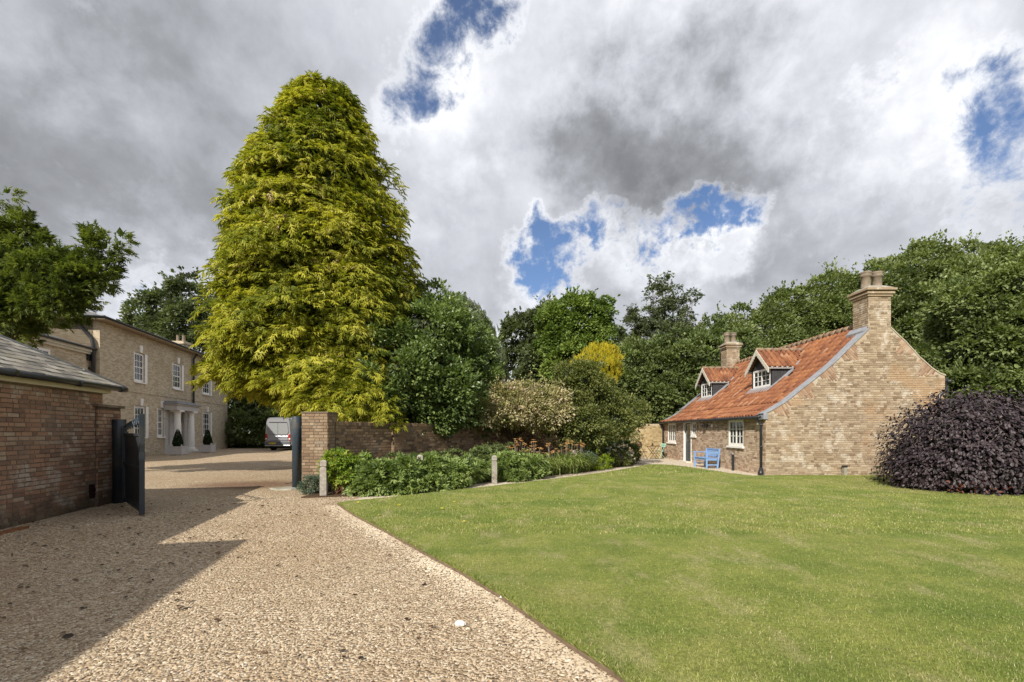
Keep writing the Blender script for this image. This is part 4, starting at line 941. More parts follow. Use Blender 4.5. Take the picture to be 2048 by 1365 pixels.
# ================================================================== COUNTRY HOUSE
dh = Vector((-.2189, .9757, 0)); nh = Vector((.9757, .2189, 0))
HO = Vector((-22.1, 24.4, 0)); fh = Fr(HO, dh, nh)
def ha(u, b=0.0):
    r = (u - U0) / F; px, py = HO.x + nh.x * b, HO.y + nh.y * b; return (r * py - px) / (dh.x - r * dh.y)
def hz(u, v, b=0.0):
    y = fh.p(ha(u, b), b, 0).y; return CAMZ + (V0 - v) * y / F
HL = ha(455); EZ = 7.42
HS = thing('country_house', tuple(HO), 'large two storey buff brick country house with sash windows and columned porch', 'house')
wins = []   # (a0,a1,c0,c1)
def hw(u0, u1, v0, v1, uc): 
    a0, a1 = ha(u0), ha(u1); return (a0 + .12, a1 - .42, hz(uc, v1) + .12, hz(uc, v0))
up1 = hw(266, 297, 707, 769, 281); up2 = hw(344, 369, 729, 780, 357); up3 = hw(404, 425, 755, 790, 415)
lo1 = hw(267, 299, 813, 879, 283); lo2 = hw(313, 334, 816, 879, 323); lo3 = hw(405, 425, 823, 878, 415)
# keep the openings of one storey level with each other
def lvl(w_, c0, c1): return (w_[0], w_[1], c0, c1)
uz0, uz1 = up1[2], up1[3]; lz0, lz1 = lo1[2], lo1[3]
H_ = [lvl(up1, uz0, uz1), lvl(up2, uz0, uz1), lvl(up3, uz0, uz1), lvl(lo1, lz0, lz1), lvl(lo2, lz0, lz1), lvl(lo3, lz0, lz1)]
pa0, pa1 = ha(338), ha(386); pc = (ha(355.5, .6) + ha(382.5, .6)) / 2
DO = (pc - .75, pc + .75, .12, 2.95)
mb = MB(); holed_wall(mb, fh, 0, HL, 0, EZ, H_ + [DO], .16); mb.box(fh, 0, HL, -9, -.3, 0, EZ); 
mb.poly([fh.p(0, 0, 0), fh.p(0, 0, EZ), fh.p(0, -9, EZ), fh.p(0, -9, 0)]); mb.poly([fh.p(HL, 0, 0), fh.p(HL, 0, EZ), fh.p(HL, -9, EZ), fh.p(HL, -9, 0)])
mb.box(fh, .0, HL + .0, 0.0, .035, 3.88, 3.95)
mb.build('wall', FARB, HS)
for i, (a0, a1, c0, c1) in enumerate(H_):
    low = i > 2
    wdw = window(HS, fh, a0, a1, c0, c1, 3, 4, back=.085, fw=.09, sash=True, bar=.03, sill=.16)
    mb = MB(); e = .16; mb.box(fh, a0 - .03, a1 + .03, -.05, .0, c1, c1 + .02)
    mb.box(fh, a1 + .002, a1 + e + .1, .0, .03, c0, c1); mb.box(fh, a0 - .07, a0 - .002, .0, .03, c0, c1); mb.build('architrave', WHITE, wdw)
    mb = MB(); am = (a0 + a1) / 2 + .08; mb.hexa([fh.p(am - .10, 0, c1 + .03), fh.p(am + .10, 0, c1 + .03), fh.p(am + .10, .07, c1 + .03), fh.p(am - .10, .07, c1 + .03), fh.p(am - .15, 0, c1 + .46), fh.p(am + .15, 0, c1 + .46), fh.p(am + .15, .08, c1 + .46), fh.p(am - .15, .08, c1 + .46)]); mb.build('keystone', WHITE, wdw)
    mb = MB(); w_ = a1 - a0
    for (q0, q1) in ((.12, .30), (w_ - .32, w_ - .12)):
        for k in range(4):
            x0 = a0 + q0 + (q1 - q0) * k / 4; mb.box(fh, x0, x0 + (q1 - q0) / 4 * .7, -.24 - .02 * (k % 2), -.20, c0 + .1, c1 - .08)
    mb.build('curtain', CURT, wdw)
# eaves, gutter and hipped roof with a flat top
mb = MB(); oh = .5
o4 = [fh.p(-oh, oh, EZ + .02), fh.p(HL + oh, oh, EZ + .02), fh.p(HL + oh, -9, EZ + .02), fh.p(-oh, -9, EZ + .02)]
mb.hexa(o4 + [p + Z * .12 for p in o4]); mb.build('eaves', SOFFIT, HS)
mb = MB(); mb.tube([fh.p(-oh - .03, -9, EZ + .14), fh.p(-oh - .03, oh + .03, EZ + .14), fh.p(HL + oh, oh + .03, EZ + .14)], .07, 8); mb.build('gutter', BLACK, HS, smooth=True)
mb = MB(); k = 2.1; rz = .78; b4 = [fh.p(-oh, oh, EZ + .145), fh.p(HL + oh, oh, EZ + .145), fh.p(HL + oh, -9, EZ + .145), fh.p(-oh, -9, EZ + .145)]; t4 = [fh.p(-oh + k, oh - k, EZ + .145 + rz), fh.p(HL + oh - k, oh - k, EZ + .145 + rz), fh.p(HL + oh - k, -8.4, EZ + .145 + rz), fh.p(-oh + k, -8.4, EZ + .145 + rz)]
mb.poly([b4[0], b4[1], t4[1], t4[0]]); mb.poly([b4[1], b4[2], t4[2], t4[1]]); mb.poly([b4[3], b4[0], t4[0], t4[3]]); mb.poly(t4); mb.build('roof', SLATEF, HS)
mb = MB(); mb.tube([b4[0] + Z * .02, t4[0] + Z * .02], .07, 6); mb.tube([t4[0] + Z * .02, t4[1] + Z * .02], .05, 6); mb.tube([b4[1], t4[1]], .07, 6); mb.build('lead_hip', LEAD, HS)
# rainwater pipes
mb = MB(); a = ha(387, .1); mb.tube([fh.p(a, .35, EZ), fh.p(a, .12, EZ - .35), fh.p(a, .12, 3.3)], .075, 8); mb.box(fh, a - .16, a + .16, .0, .3, 3.3, 3.55); mb.build('downpipe', BLACK, HS)
fend = Fr(HO, -nh, -dh)
mb = MB(); mb.tube([fend.p(.95, .4, EZ), fend.p(.9, .12, EZ - .2), fend.p(.3, .14, EZ - .95), fend.p(.22, .14, EZ - 1.3), fend.p(.22, .14, .1)], .085, 8); mb.build('downpipe', BLACK, HS, smooth=True)
mb = MB(); mb.box(fend, .32, .78, .06, .36, EZ - 2.15, EZ - 1.65); mb.tube([fend.p(.55, .2, EZ - 2.1), fend.p(.5, .2, EZ - 2.5), fend.p(.22, .16, EZ - 2.6)], .07, 8); mb.build('rain_hopper', BLACK, HS)
# porch
pb = .85; A0_, A1_ = pc - 1.62, pc + 1.62
mb = MB(); mb.box(fh, A0_, A1_, 0, pb, 2.98, 3.32); mb.box(fh, A0_ - .1, A1_ + .1, 0, pb + .1, 3.32, 3.40); por = mb.build('porch', LGREY, HS, bevel=.01)
mb = MB(); mb.box(fh, A0_ - .18, A1_ + .18, 0, pb + .2, 3.40, 3.48); mb.box(fh, A0_ + .2, A1_ - .2, 0, pb - .1, 3.48, 3.6); mb.build('lead_roof', LEAD, por)
for uu in (355.5, 382.5):
    a = ha(uu, .6); c_ = fh.p(a, .58, 0); mb = MB(); mb.box(fh, a - .33, a + .33, .25, .91, 0, .22); mb.lathe((c_.x, c_.y, .22), [(.30, 0), (.31, .06), (.27, .10), (.235, .14), (.23, 1.0), (.205, 2.1), (.195, 2.5), (.22, 2.52), (.22, 2.56), (.20, 2.58), (.28, 2.66)], 20); mb.box(fh, a - .31, a + .31, .27, .89, 2.88, 2.975); mb.build('column', WHITE, por, smooth=False)
for a in (A0_ + .12, A1_ - .52):
    mb = MB(); mb.box(fh, a, a + .40, .002, .10, 0, 2.97); mb.box(fh, a - .03, a + .43, .002, .13, 2.35, 2.45); mb.build('pilaster', LGREY, por, bevel=.006)
mb = MB(); mb.box(fh, DO[0], DO[1], -.16, -.12, .12, 2.95); dr = mb.build('door', LGREY, HS)
for k in range(2):
    for (c0, c1) in ((.3, 1.0), (1.15, 2.1), (2.2, 2.8)):
        mb = MB(); a = DO[0] + .14 + k * .68; mb.box(fh, a, a + .52, -.118, -.095, c0, c1); mb.build('door_panel', LGREY, dr, bevel=.01)
mb = MB(); mb.box(fh, A0_, A1_, 0, 1.0, 0, .11); mb.build('porch_step', STONE, por)
T = thing('porch_lantern', tuple(fh.p(pc, .5, 2.5)), 'black hanging lantern between the porch columns', 'lantern'); mb = MB(); lp = fh.p(pc - .05, .35, 2.12)
mb.tube([lp + Z * .5, lp + Z * .86], .012, 5); mb.lathe(lp, [(.02, .5), (.12, .40), (.13, .38)], 6); mb.build('hood', BLACK, T)
for k in range(6): mb = MB(); q = k * math.pi / 3; mb.tube([lp + Vector((math.cos(q) * .09, math.sin(q) * .09, 0)), lp + Vector((math.cos(q) * .12, math.sin(q) * .12, .38))], .009, 4); mb.build('bar', BLACK, T)
mb = MB(); mb.lathe(lp, [(.085, .01), (.112, .37)], 6); mb.build('glass', GLASS, T)
# low side wing in front of the end wall
WO = fend.p(.4, 0, 0); fwi = Fr(WO, -dh, nh)
WL_ = 7.0; mb = MB()
wa0 = None
def wa(u):
    r = (u - U0) / F; return (r * WO.y - WO.x) / (-dh.x + r * dh.y)
ww = (wa(100.5), wa(60), 4.55, 5.38); hwn = (min(ww[0], ww[1]), max(ww[0], ww[1]), ww[2], ww[3])
holed_wall(mb, fwi, 0, WL_, 0, 5.72, [hwn], .12); mb.box(fwi, 0, WL_, -4, -.3, 0, 5.72)
WG = thing('house_wing', tuple(WO), 'lower buff brick wing with small white sash window and slate roof', 'house wing')
mb.build('wall', FARB, WG); window(WG, fwi, *hwn, 3, 2, back=.02, fw=.08, bar=.028, sill=.12)
mb = MB(); mb.box(fwi, 0, WL_, 0, .18, 5.72, 5.86); mb.box(fwi, 0, WL_, 0, .10, 5.6, 5.72); mb.build('cornice', STONE, WG)
mb = MB(); mb.tube([fwi.p(-.02, .25, 5.9), fwi.p(WL_, .25, 5.9)], .06, 8); mb.build('gutter', BLACK, WG)
mb = MB(); mb.poly([fwi.p(0, .25, 5.93), fwi.p(WL_, .25, 5.93), fwi.p(WL_, -4, 7.3), fwi.p(0, -4, 7.3)]); mb.poly([fwi.p(0, .25, 5.93), fwi.p(0, -4, 7.3), fwi.p(0, -4, 5.8)]); mb.build('roof', SLATEF, WG)
mb = MB(); f9 = Fr((-27.9, 27.6, 0), dh, nh); mb.box(f9, -.5, .7, -1.0, 1.0, 6.0, 10.3); mb.box(f9, -.62, .82, -1.12, 1.12, 10.0, 10.2); cs_ = mb.build('chimney', FARB, HS)
for q in (-.6, 0, .6): mb = MB(); mb.lathe(f9.p(.1, q, 10.3), [(.17, 0), (.14, .1), (.13, .55), (.17, .6), (.1, .6)], 10); mb.build('chimney_pot', POTM, cs_)
mb = MB(); c_ = fh.p(ha(362, -3.2), -3.2, 0); mb.box(WF, c_.x - .55, c_.x + .55, c_.y - .5, c_.y + .5, 7.5, 9.3); mb.box(WF, c_.x - .68, c_.x + .68, c_.y - .62, c_.y + .62, 9.05, 9.22); ch_ = mb.build('chimney', FARB, HS)
for sx in (-.25, .25): mb = MB(); mb.lathe((c_.x + sx, c_.y, 9.3), [(.16, 0), (.13, .1), (.12, .55), (.16, .6), (.1, .6)], 10); mb.build('chimney_pot', POTM, ch_)
# brick screen wall running on past the far corner
T = thing('screen_wall', tuple(fh.p(HL, 0, 0)), 'sloping brick screen wall at the far corner of the house', 'wall'); fs = Fr(fh.p(HL + .02, -.25, 0), dh, nh); mb = MB()
P = [fs.p(0, 0, 0), fs.p(2.6, 0, 0), fs.p(2.6, 0, 2.1), fs.p(0, 0, 3.15)]; Q = [p - nh * .25 for p in P]; mb.poly(P); mb.poly(Q[::-1])
for i in range(4): mb.poly([P[i], P[(i + 1) % 4], Q[(i + 1) % 4], Q[i]])
mb.build('wall', FARB, T)
mb = MB(); v0_ = fh.p(ha(283), .0, .28); mb.box(fh, ha(279), ha(291), 0, .05, .2, .42); tag(mb.build('air_vent', CREAM), 'small cream framed air vent low in the house wall', 'vent')
# ================================================================== PLANTERS WITH CLIPPED CONES
def planter(x, y, s, hgt, label):
    T = thing('planter', (x, y, 0), label, 'planter'); f = Fr((x, y, 0), dh, nh); h = s / 2
    for (sx, sy) in ((-1, -1), (1, -1), (1, 1), (-1, 1)):
        mb = MB(); mb.box(f, sx * h - .035, sx * h + .035, sy * h - .035, sy * h + .035, 0, hgt + .06); mb.ball(f.p(sx * h, sy * h, hgt + .09), .04, 8, 5); mb.build('corner_post', LGREY, T)
    for q in range(4):
        f2 = Fr(f.p(0, 0, 0), dh if q % 2 else nh, (nh if q % 2 else -dh) * (1 if q < 2 else -1)); mb = MB(); mb.box(f2, -h + .035, h - .035, h - .02, h, .05, hgt); mb.box(f2, -h + .035, h - .035, h, h + .02, hgt - .07, hgt); mb.box(f2, -h + .035, h - .035, h, h + .02, .05, .12); mb.build('side_panel', LGREY, T)
    mb = MB(); mb.box(f, -h, h, -h, h, hgt - .06, hgt - .04); mb.build('soil', SOIL, T); return T
PL = [(-21.55, 29.35, .74, .56), (-22.0, 32.9, .72, .56)]
planter(*PL[0], 'pale grey square planter box in front of the nearer porch column'); planter(*PL[1], 'pale grey square planter box beyond the porch under the last window')

# ================================================================== VAN
def loft(mb, secs, rnd=.5, caps=True):
    n = len(secs[0]); b = len(mb.v)
    for s_ in secs: mb.v += [tuple(p) for p in s_]
    for i in range(len(secs) - 1):
        for k in range(n):
            a, c = b + i * n + k, b + i * n + (k + 1) % n; mb.f.append((a, c, c + n, a + n)); mb.r.append(rnd)
    if caps:
        mb.f.append(tuple(b + k for k in range(n))[::-1]); mb.r.append(rnd); e = b + (len(secs) - 1) * n; mb.f.append(tuple(e + k for k in range(n))); mb.r.append(rnd)
m, t = mat('van_paint'); VANP = m; finish(t, (.44, .45, .49), .28, None, metal=.55, spec=.5)
m, t = mat('van_window'); VANW = m; finish(t, (.26, .27, .28), .18, None, spec=.6)
m, t = mat('red_lens'); LENS = m; finish(t, (.45, .015, .015), .2, None, spec=.6)
m, t = mat('plate_yellow'); PLY = m; finish(t, (.75, .52, .03), .5, None)
m, t = mat('badge_blue'); BDG = m; finish(t, (.02, .03, .08), .3, None)
VN = thing('parked_van', (-18.62, 36.2, 0), 'silver high roof panel van parked with its rear doors towards the gate', 'van')
fv = Fr((-18.62, 36.2, 0), (1, 0, 0), (0, 1, 0))
def vsec(y, hw_, zb, zt, tp=.84, q=None):
    pts = [(-hw_ * .96, zb), (-hw_, zb + .25), (-hw_ * 1.01, 1.0), (-hw_ * .985, 1.35), (-hw_ * (tp + .08), zt - .35), (-hw_ * tp, zt - .12), (-hw_ * (tp - .12), zt - .02), (0, zt), (hw_ * (tp - .12), zt - .02), (hw_ * tp, zt - .12), (hw_ * (tp + .08), zt - .35), (hw_ * .985, 1.35), (hw_ * 1.01, 1.0), (hw_, zb + .25), (hw_ * .96, zb)]
    return [fv.p(x, y, z) for x, z in pts]
mb = MB(); loft(mb, [vsec(.03, .97, .52, 2.60), vsec(.0, 1.0, .50, 2.63), vsec(.25, 1.02, .42, 2.66), vsec(3.6, 1.02, .42, 2.68), vsec(4.3, 1.02, .42, 2.55), vsec(4.85, 1.0, .42, 1.75), vsec(5.6, .97, .45, 1.25), vsec(5.85, .85, .48, 1.05)]); mb.build('body', VANP, VN, smooth=False, bevel=.03)
for sx in (-1, 1):
    mb = MB(); x0, x1 = (-.83, -.012) if sx < 0 else (.012, .83); k = .07
    P = [fv.p(x0 + (.09 if sx < 0 else 0), -.012, 1.30), fv.p(x1 - (.09 if sx > 0 else 0), -.012, 1.30), fv.p(x1, -.012, 1.48), fv.p(x1 - (k if sx > 0 else 0), -.012, 2.20), fv.p(x0 + (k if sx < 0 else 0), -.012, 2.20), fv.p(x0, -.012, 1.48)]
    mb.poly(P); Q = [p + Vector((0, .03, 0)) for p in P]
    for i in range(6): mb.poly([P[i], P[(i + 1) % 6], Q[(i + 1) % 6], Q[i]])
    mb.build('rear_window', VANW, VN)
    mb = MB(); mb.box(fv, (-.80 if sx < 0 else .01), (-.01 if sx < 0 else .80), -.03, .0, .80, 1.16); mb.build('rear_door', VANP, VN, bevel=.02)
    mb = MB(); mb.box(fv, min(sx * .86, sx * .98), max(sx * .86, sx * .98), -.03, .12, .98, 1.32); mb.build('tail_light', LENS, VN, bevel=.01)
    mb = MB(); mb.box(fv, min(sx * .88, sx * .985), max(sx * .88, sx * .985), -.028, .1, .78, .90); mb.build('tail_light', LENS, VN, bevel=.01)
    mb = MB(); mb.box(fv, min(sx * .86, sx * .98), max(sx * .86, sx * .98), -.026, .1, .90, .98); mb.build('reversing_light', WHITE, VN)
    for yy in (1.0, 4.75):
        mb = MB(); c = fv.p(sx * .86, yy, .34); mb.tube([c - Vector((.13, 0, 0)), c + Vector((.13, 0, 0))], .34, 20); wl_ = mb.build('wheel', BLACK, VN); mb = MB(); mb.tube([c + Vector((sx * .12, 0, 0)), c + Vector((sx * .14, 0, 0))], .2, 14); mb.build('hub_cap', LEAD, wl_)
mb = MB(); mb.box(fv, -1.02, 1.02, -.10, .05, .44, .72); mb.build('bumper', plain('van_bumper', (.10, .105, .12), .6), VN, bevel=.03)
mb = MB(); mb.box(fv, -1.01, 1.01, -.085, .05, .36, .44); mb.build('bumper_skirt', VANP, VN, bevel=.015)
mb = MB(); mb.box(fv, -.72, .72, -.02, .01, 2.23, 2.27); mb.build('window_top_seal', BLACK, VN); mb = MB(); mb.box(fv, -.66, -.14, -.115, -.10, .52, .64); plt = mb.build('number_plate', PLY, VN)
mb = MB()
for k in range(7):
    if k == 4: continue
    x = -.62 + k * .063; mb.box(fv, x, x + .032, -.118, -.116, .545, .615)
mb.build('plate_characters', BLACK, plt)
mb = MB(); c = fv.p(.16, -.035, 1.06); mb.ball(c, .09, 14, 8, (1.3, .15, .5)); mb.build('badge', BDG, VN, smooth=True)
mb = MB(); mb.box(fv, -.9, .9, .3, 5.2, .22, .45); mb.build('underbody', DARKIN, VN)

# ================================================================== VEGETATION
def unit(v): return v / np.maximum(np.linalg.norm(v, axis=1, keepdims=True), 1e-9)
def frames(dirs, ups):
    x = unit(dirs); z = unit(ups - x * np.sum(ups * x, axis=1, keepdims=True)); y = np.cross(z, x); return x, y, z
def scatter(tv, tf, P, X, Y, Zv, sc):
    """place the template once per row; returns verts, faces"""
    tv = np.asarray(tv, np.float32); k = len(tv); n = len(P); s = (sc[:, None] if sc.ndim == 1 else sc)
    if s.shape[1] == 1: s = np.repeat(s, 3, axis=1)
    V = P[:, None, :] + tv[None, :, 0:1] * (X * s[:, 0:1])[:, None, :] + tv[None, :, 1:2] * (Y * s[:, 1:2])[:, None, :] + tv[None, :, 2:3] * (Zv * s[:, 2:3])[:, None, :]
    Fc = (np.asarray(tf, np.int32)[None] + (np.arange(n, dtype=np.int32) * k)[:, None, None]).reshape(-1, np.asarray(tf).shape[1])
    return V.reshape(-1, 3), Fc
LEAF = ([(0, 0, 0), (.45, -.30, .07), (1, 0, -.03), (.45, .30, .07)], [(0, 1, 2), (0, 2, 3)])
ROUND = ([(0, 0, 0), (.3, -.33, .05), (.8, -.28, .04), (1, 0, -.05), (.8, .28, .04), (.3, .33, .05)], [(0, 1, 2), (0, 2, 3), (0, 3, 4), (0, 4, 5)])
def mk_sprig(seed, n=3, w=.26):
    g = random.Random(seed); v = []; f = []
    for i in range(n):
        a = (i / max(1, n - 1) - .5) * 1.9 + g.uniform(-.2, .2); l = 1 - .3 * abs(a); zz = g.uniform(-.25, .15); ca, sa = math.cos(a), math.sin(a); b = len(v)
        v += [(0, 0, 0), (ca * l * .5 + sa * w * .5, sa * l * .5 - ca * w * .5, zz * .5 + .05), (ca * l, sa * l, zz), (ca * l * .5 - sa * w * .5, sa * l * .5 + ca * w * .5, zz * .5 + .05)]; f += [(b, b + 1, b + 2), (b, b + 2, b + 3)]
    return v, f
SPRIG = mk_sprig(1, 3, .42); SPRIG5 = mk_sprig(2, 5, .30)
def mk_frond():
    v = [(0, 0, 0), (.42, -.075, .04), (.92, 0, -.14), (.42, .075, .04)]; f = [(0, 1, 2), (0, 2, 3)]
    for x, a, l in ((.06, .95, .40), (.30, .75, .44), (.54, .55, .38)):
        for s in (1, -1):
            b = len(v); ca, sa = math.cos(a), math.sin(a) * s; v.extend([(x - .07, 0, .02), (x + .09, 0, .02), (x + ca * l, sa * l, -.05 - x * .12)]); f.append((b, b + 1, b + 2))
    return v, f
FROND = mk_frond()
BLD = ([(0, -.5, 0), (0, .5, 0), (1, 0, 0)], [(0, 1, 2)])
def foliage(name, tmpl, P, D, U, size, matl, parent, rnd=None, kind='stuff', wid=None):
    x, y, z = frames(D, U); sc = size if wid is None else np.stack([size, size * wid, size], 1)
    V, Fc = scatter(tmpl[0], tmpl[1], P, x, y, z, sc)
    r = RNG.random(len(P)) if rnd is None else rnd
    me = npmesh(name, V, Fc, matl, np.repeat(np.clip(r, 0, 1), len(tmpl[1])), False, uv=False); o = link(name, me, parent)
    if kind: o['kind'] = kind
    return o
def sph(n):
    v = RNG.normal(size=(n, 3)); return unit(v)
def crown_points(lobes, n, clump=.6, per=70, up=.35, fill=.15, cull=True, shell=(.55, 1.05), shoots=.12):
    """lobes: (cx,cy,cz,rx,ry,rz). Clumps sit on the lobes' surfaces, leaves on each clump's outer side."""
    area = np.array([(l[3] * l[4] + l[3] * l[5] + l[4] * l[5]) for l in lobes]); nc = max(6, n // per); cnt = np.maximum(2, (area / area.sum() * nc).astype(int))
    C = []; N = []; Rr = []
    for l, c in zip(lobes, cnt):
        d = sph(c * 2 if cull else c)
        if cull:   # fewer clumps on the far side, which only shades
            keep = (d[:, 1] < .25) | (RNG.random(len(d)) < .35); d = d[keep][:c]
        rr = RNG.uniform(.74, 1.10, len(d)); C.append(np.array(l[:3]) + d * np.array(l[3:6]) * rr[:, None]); N.append(unit(d / np.array(l[3:6]))); Rr.append(RNG.uniform(.6, 1.25, len(d)) * clump)
    C = np.concatenate(C); N = np.concatenate(N); Rr = np.concatenate(Rr)
    # drop clumps buried deep in another lobe
    keep = np.ones(len(C), bool)
    for l in lobes:
        q = (C - np.array(l[:3])) / np.array(l[3:6]); keep &= ~((np.linalg.norm(q, axis=1) < .62) & (RNG.random(len(C)) > fill))
    C, N, Rr = C[keep], N[keep], Rr[keep]; K = len(C)
    idx = RNG.integers(0, K, n); d = unit(sph(n) + N[idx] * .75 + np.array([0, 0, up])); rad = Rr[idx] * RNG.uniform(shell[0], shell[1], n)
    P = C[idx] + d * rad[:, None] * np.array([1, 1, .72])
    ns = int(K * 1.5) + 2; si = RNG.integers(0, K, ns); sd = unit(N[si] * .8 + np.array([0, 0, .55]) + sph(ns) * .7); m_ = RNG.random(n) < shoots; q = RNG.integers(0, ns, n)
    PS = C[si[q]] + sd[q] * (Rr[si[q]] * RNG.uniform(.5, 1.5, n))[:, None] + sph(n) * (Rr[si[q]] * .14)[:, None]
    P = np.where(m_[:, None], PS, P); d = np.where(m_[:, None], sd[q], d); idx = np.where(m_, si[q], idx)
    D = unit(d + sph(n) * .75 + N[idx] * .3 + np.array([0, 0, -.15])); U = unit(d * 1.0 + np.array([0, -.1, .5]) + sph(n) * .32)
    return P, D, U, idx
def tone(idx, n, amt=.5):
    K = idx.max() + 1; b = RNG.random(K); return np.clip(b[idx] * amt + RNG.random(n) * (1 - amt), 0, 1)
def lob(u, v, Y, ru, rv, ry=None):
    c = A(u, v, Y); rx = ru / F * Y; rz = rv / F * Y; return (c.x, c.y, c.z, rx, ry or (rx + rz) / 2, rz)
def limbs(parent, base, lobes, r0=.2, matl=None, n=None, wob=.25, name='trunk'):
    g = random.Random(int(base[0] * 100) + 7); mb = MB(); top = Vector((sum(l[0] for l in lobes) / len(lobes), sum(l[1] for l in lobes) / len(lobes), min(l[2] for l in lobes)))
    b = Vector(base); fork = b.lerp(top, .55); mb.tube([b - Z * .05, b + Z * .12, b.lerp(fork, .5) + Vector((g.uniform(-.1, .1), 0, 0)), fork], [r0 * 1.35, r0, r0 * .85, r0 * .7], 9)
    mb.build(name, matl or BARK, parent, smooth=True); lm = MB()
    for l in lobes[:n]:
        c = Vector(l[:3])
        for q in range(3):
            e = c + Vector((g.uniform(-.8, .8) * l[3], g.uniform(-.8, .3) * l[4], g.uniform(-.2, .85) * l[5])); mid = fork.lerp(e, .5) + Vector((g.uniform(-wob, wob), g.uniform(-wob, wob), g.uniform(0, wob)))
            lm.tube([fork, mid, e], [r0 * .45, r0 * .25, r0 * .06], 5, cap=False)
    lm.build('branches', matl or BARK, parent, smooth=True)
def tree(name, label, cat, base, lobes, n, leaf, size, matl, clump=.6, group=None, tmpl=None, r0=.22, per=70, up=.35, svar=.35, trunk=True, amt=.5, wid=None, fill=.15, shell=(.55, 1.05), cull=True):
    T = thing(name, (base[0], base[1], 0), label, cat, group)
    if trunk: limbs(T, (base[0], base[1], 0), lobes, r0)
    P, D, U, idx = crown_points(lobes, n, clump, per, up, fill, cull, shell); ok = P[:, 2] > .05; P, D, U, idx = P[ok], D[ok], U[ok], idx[ok]
    foliage('crown' if trunk else 'foliage', tmpl or LEAF, P, D, U, size * RNG.uniform(1 - svar, 1 + svar, len(P)), matl, T, tone(idx, len(P), amt), wid=wid); return T
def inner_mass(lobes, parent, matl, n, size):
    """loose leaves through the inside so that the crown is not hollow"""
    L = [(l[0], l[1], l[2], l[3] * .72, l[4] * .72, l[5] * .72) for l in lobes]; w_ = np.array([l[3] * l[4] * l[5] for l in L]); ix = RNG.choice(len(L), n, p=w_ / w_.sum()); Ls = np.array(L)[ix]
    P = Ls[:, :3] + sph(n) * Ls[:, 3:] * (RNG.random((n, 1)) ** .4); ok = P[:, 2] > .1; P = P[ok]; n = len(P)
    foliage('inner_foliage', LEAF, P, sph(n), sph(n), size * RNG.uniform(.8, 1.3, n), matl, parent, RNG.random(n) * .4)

# --- the big golden cypress -----------------------------------------------------
CY = 16.6; CYP = thing('golden_cypress', (-7.35, CY, 0), 'huge golden green conical cypress tree rising above the gate and wall', 'tree')
VL = np.array([880, 820, 780, 720, 680, 600, 502, 440, 420, 350, 290, 240, 200, 175, 158]); UL = np.array([640, 560, 450, 392, 390, 400, 412, 420, 432, 465, 492, 530, 548, 578, 630])
VR = np.array([880, 860, 780, 650, 520, 430, 350, 300, 240, 200, 175, 158]); UR = np.array([760, 850, 870, 860, 832, 795, 778, 755, 735, 715, 695, 660])
zs = np.linspace(1.4, 13.75, 40); cx = []; cr = []
for z in zs:
    r_ = 2.0; x_ = -7.1
    for it in range(40):
        D_ = math.hypot(x_, CY); ax, ay = CY / D_, -x_ / D_      # unit normal to the view ray (towards +X)
        k_ = r_ * math.sqrt(max(.05, 1 - (r_ / D_) ** 2)); Yl = CY - ay * r_ * .9; Yr = CY + ay * r_ * .9
        tl = math.atan((np.interp(V0 - (z - CAMZ) * F / Yl, VL[::-1], UL[::-1]) - U0) / F); tr2 = math.atan((np.interp(V0 - (z - CAMZ) * F / Yr, VR[::-1], UR[::-1]) - U0) / F)
        tm = (tl + tr2) / 2; xn = CY * math.tan(tm); rn_ = max(.12, math.sin(max(.005, (tr2 - tl) / 2)) * CY / math.cos(tm)); x_ = x_ * .6 + xn * .4; r_ = r_ * .6 + rn_ * .4
    cx.append(x_); cr.append(r_)
cx = np.array(cx); cr = np.array(cr)
def cprof(z): return np.interp(z, zs, cx), np.interp(z, zs, cr) * np.interp(z, [1.5, 8, 11.5, 13.7], [.885, .90, .90, .80])
mb = MB(); mb.tube([(-7.35, CY, -.05), (-7.3, CY, 1.0), (-7.2, CY, 4), (-7.1, CY, 9), (-6.9, CY, 13.6)], [.42, .34, .28, .15, .04], 10); mb.build('trunk', BARK, CYP, smooth=True)
NPL = 1600; zz = 1.7 + (14.4 - 1.7) * (1 - np.sqrt(RNG.random(NPL) * .93)); zz = np.clip(zz + RNG.normal(0, .05, NPL), 1.75, 13.5); zz[:70] = RNG.uniform(12.3, 13.6, 70)
th = RNG.random(NPL) * 2 * math.pi; back = (np.sin(th) > .3) & (RNG.random(NPL) < .55); th[back] = -th[back]
bumps = 1 + RNG.normal(0, .06, NPL) + np.where(RNG.random(NPL) < .12, RNG.uniform(.05, .14, NPL), 0)
for q_ in range(9): bumps += .028 * np.sin(th * RNG.integers(2, 12) + zz * RNG.uniform(-3.2, 3.2) + RNG.uniform(0, 6.3))
ccx, ccr = cprof(zz); Lp = RNG.uniform(.7, 1.25, NPL) * np.clip(ccr * .45, .45, 1.15)
outv = np.stack([np.cos(th), np.sin(th), np.zeros(NPL)], 1); tipP = np.stack([ccx, np.full(NPL, CY), zz], 1) + outv * (ccr * bumps)[:, None] * np.array([1, .95, 1])
lm = MB()
for k in range(0, NPL, 3):
    e = Vector(tipP[k]); lm.tube([(float(ccx[k]) * .6 - 7.1 * .4, CY, max(1.2, zz[k] - .5)), tuple((Vector((ccx[k], CY, zz[k])) * .4 + e * .6) + Z * .1), tuple(e)], [.05, .03, .008], 4, cap=False)
lm.build('branches', BARK, CYP)
per = 39; k = np.repeat(np.arange(NPL), per); n = len(k); tt = RNG.random(n) ** .75; side = np.stack([-outv[k, 1], outv[k, 0], np.zeros(n)], 1)
width = (Lp[k] * .42) * (1.15 - tt * .8) * RNG.normal(0, 1, n)
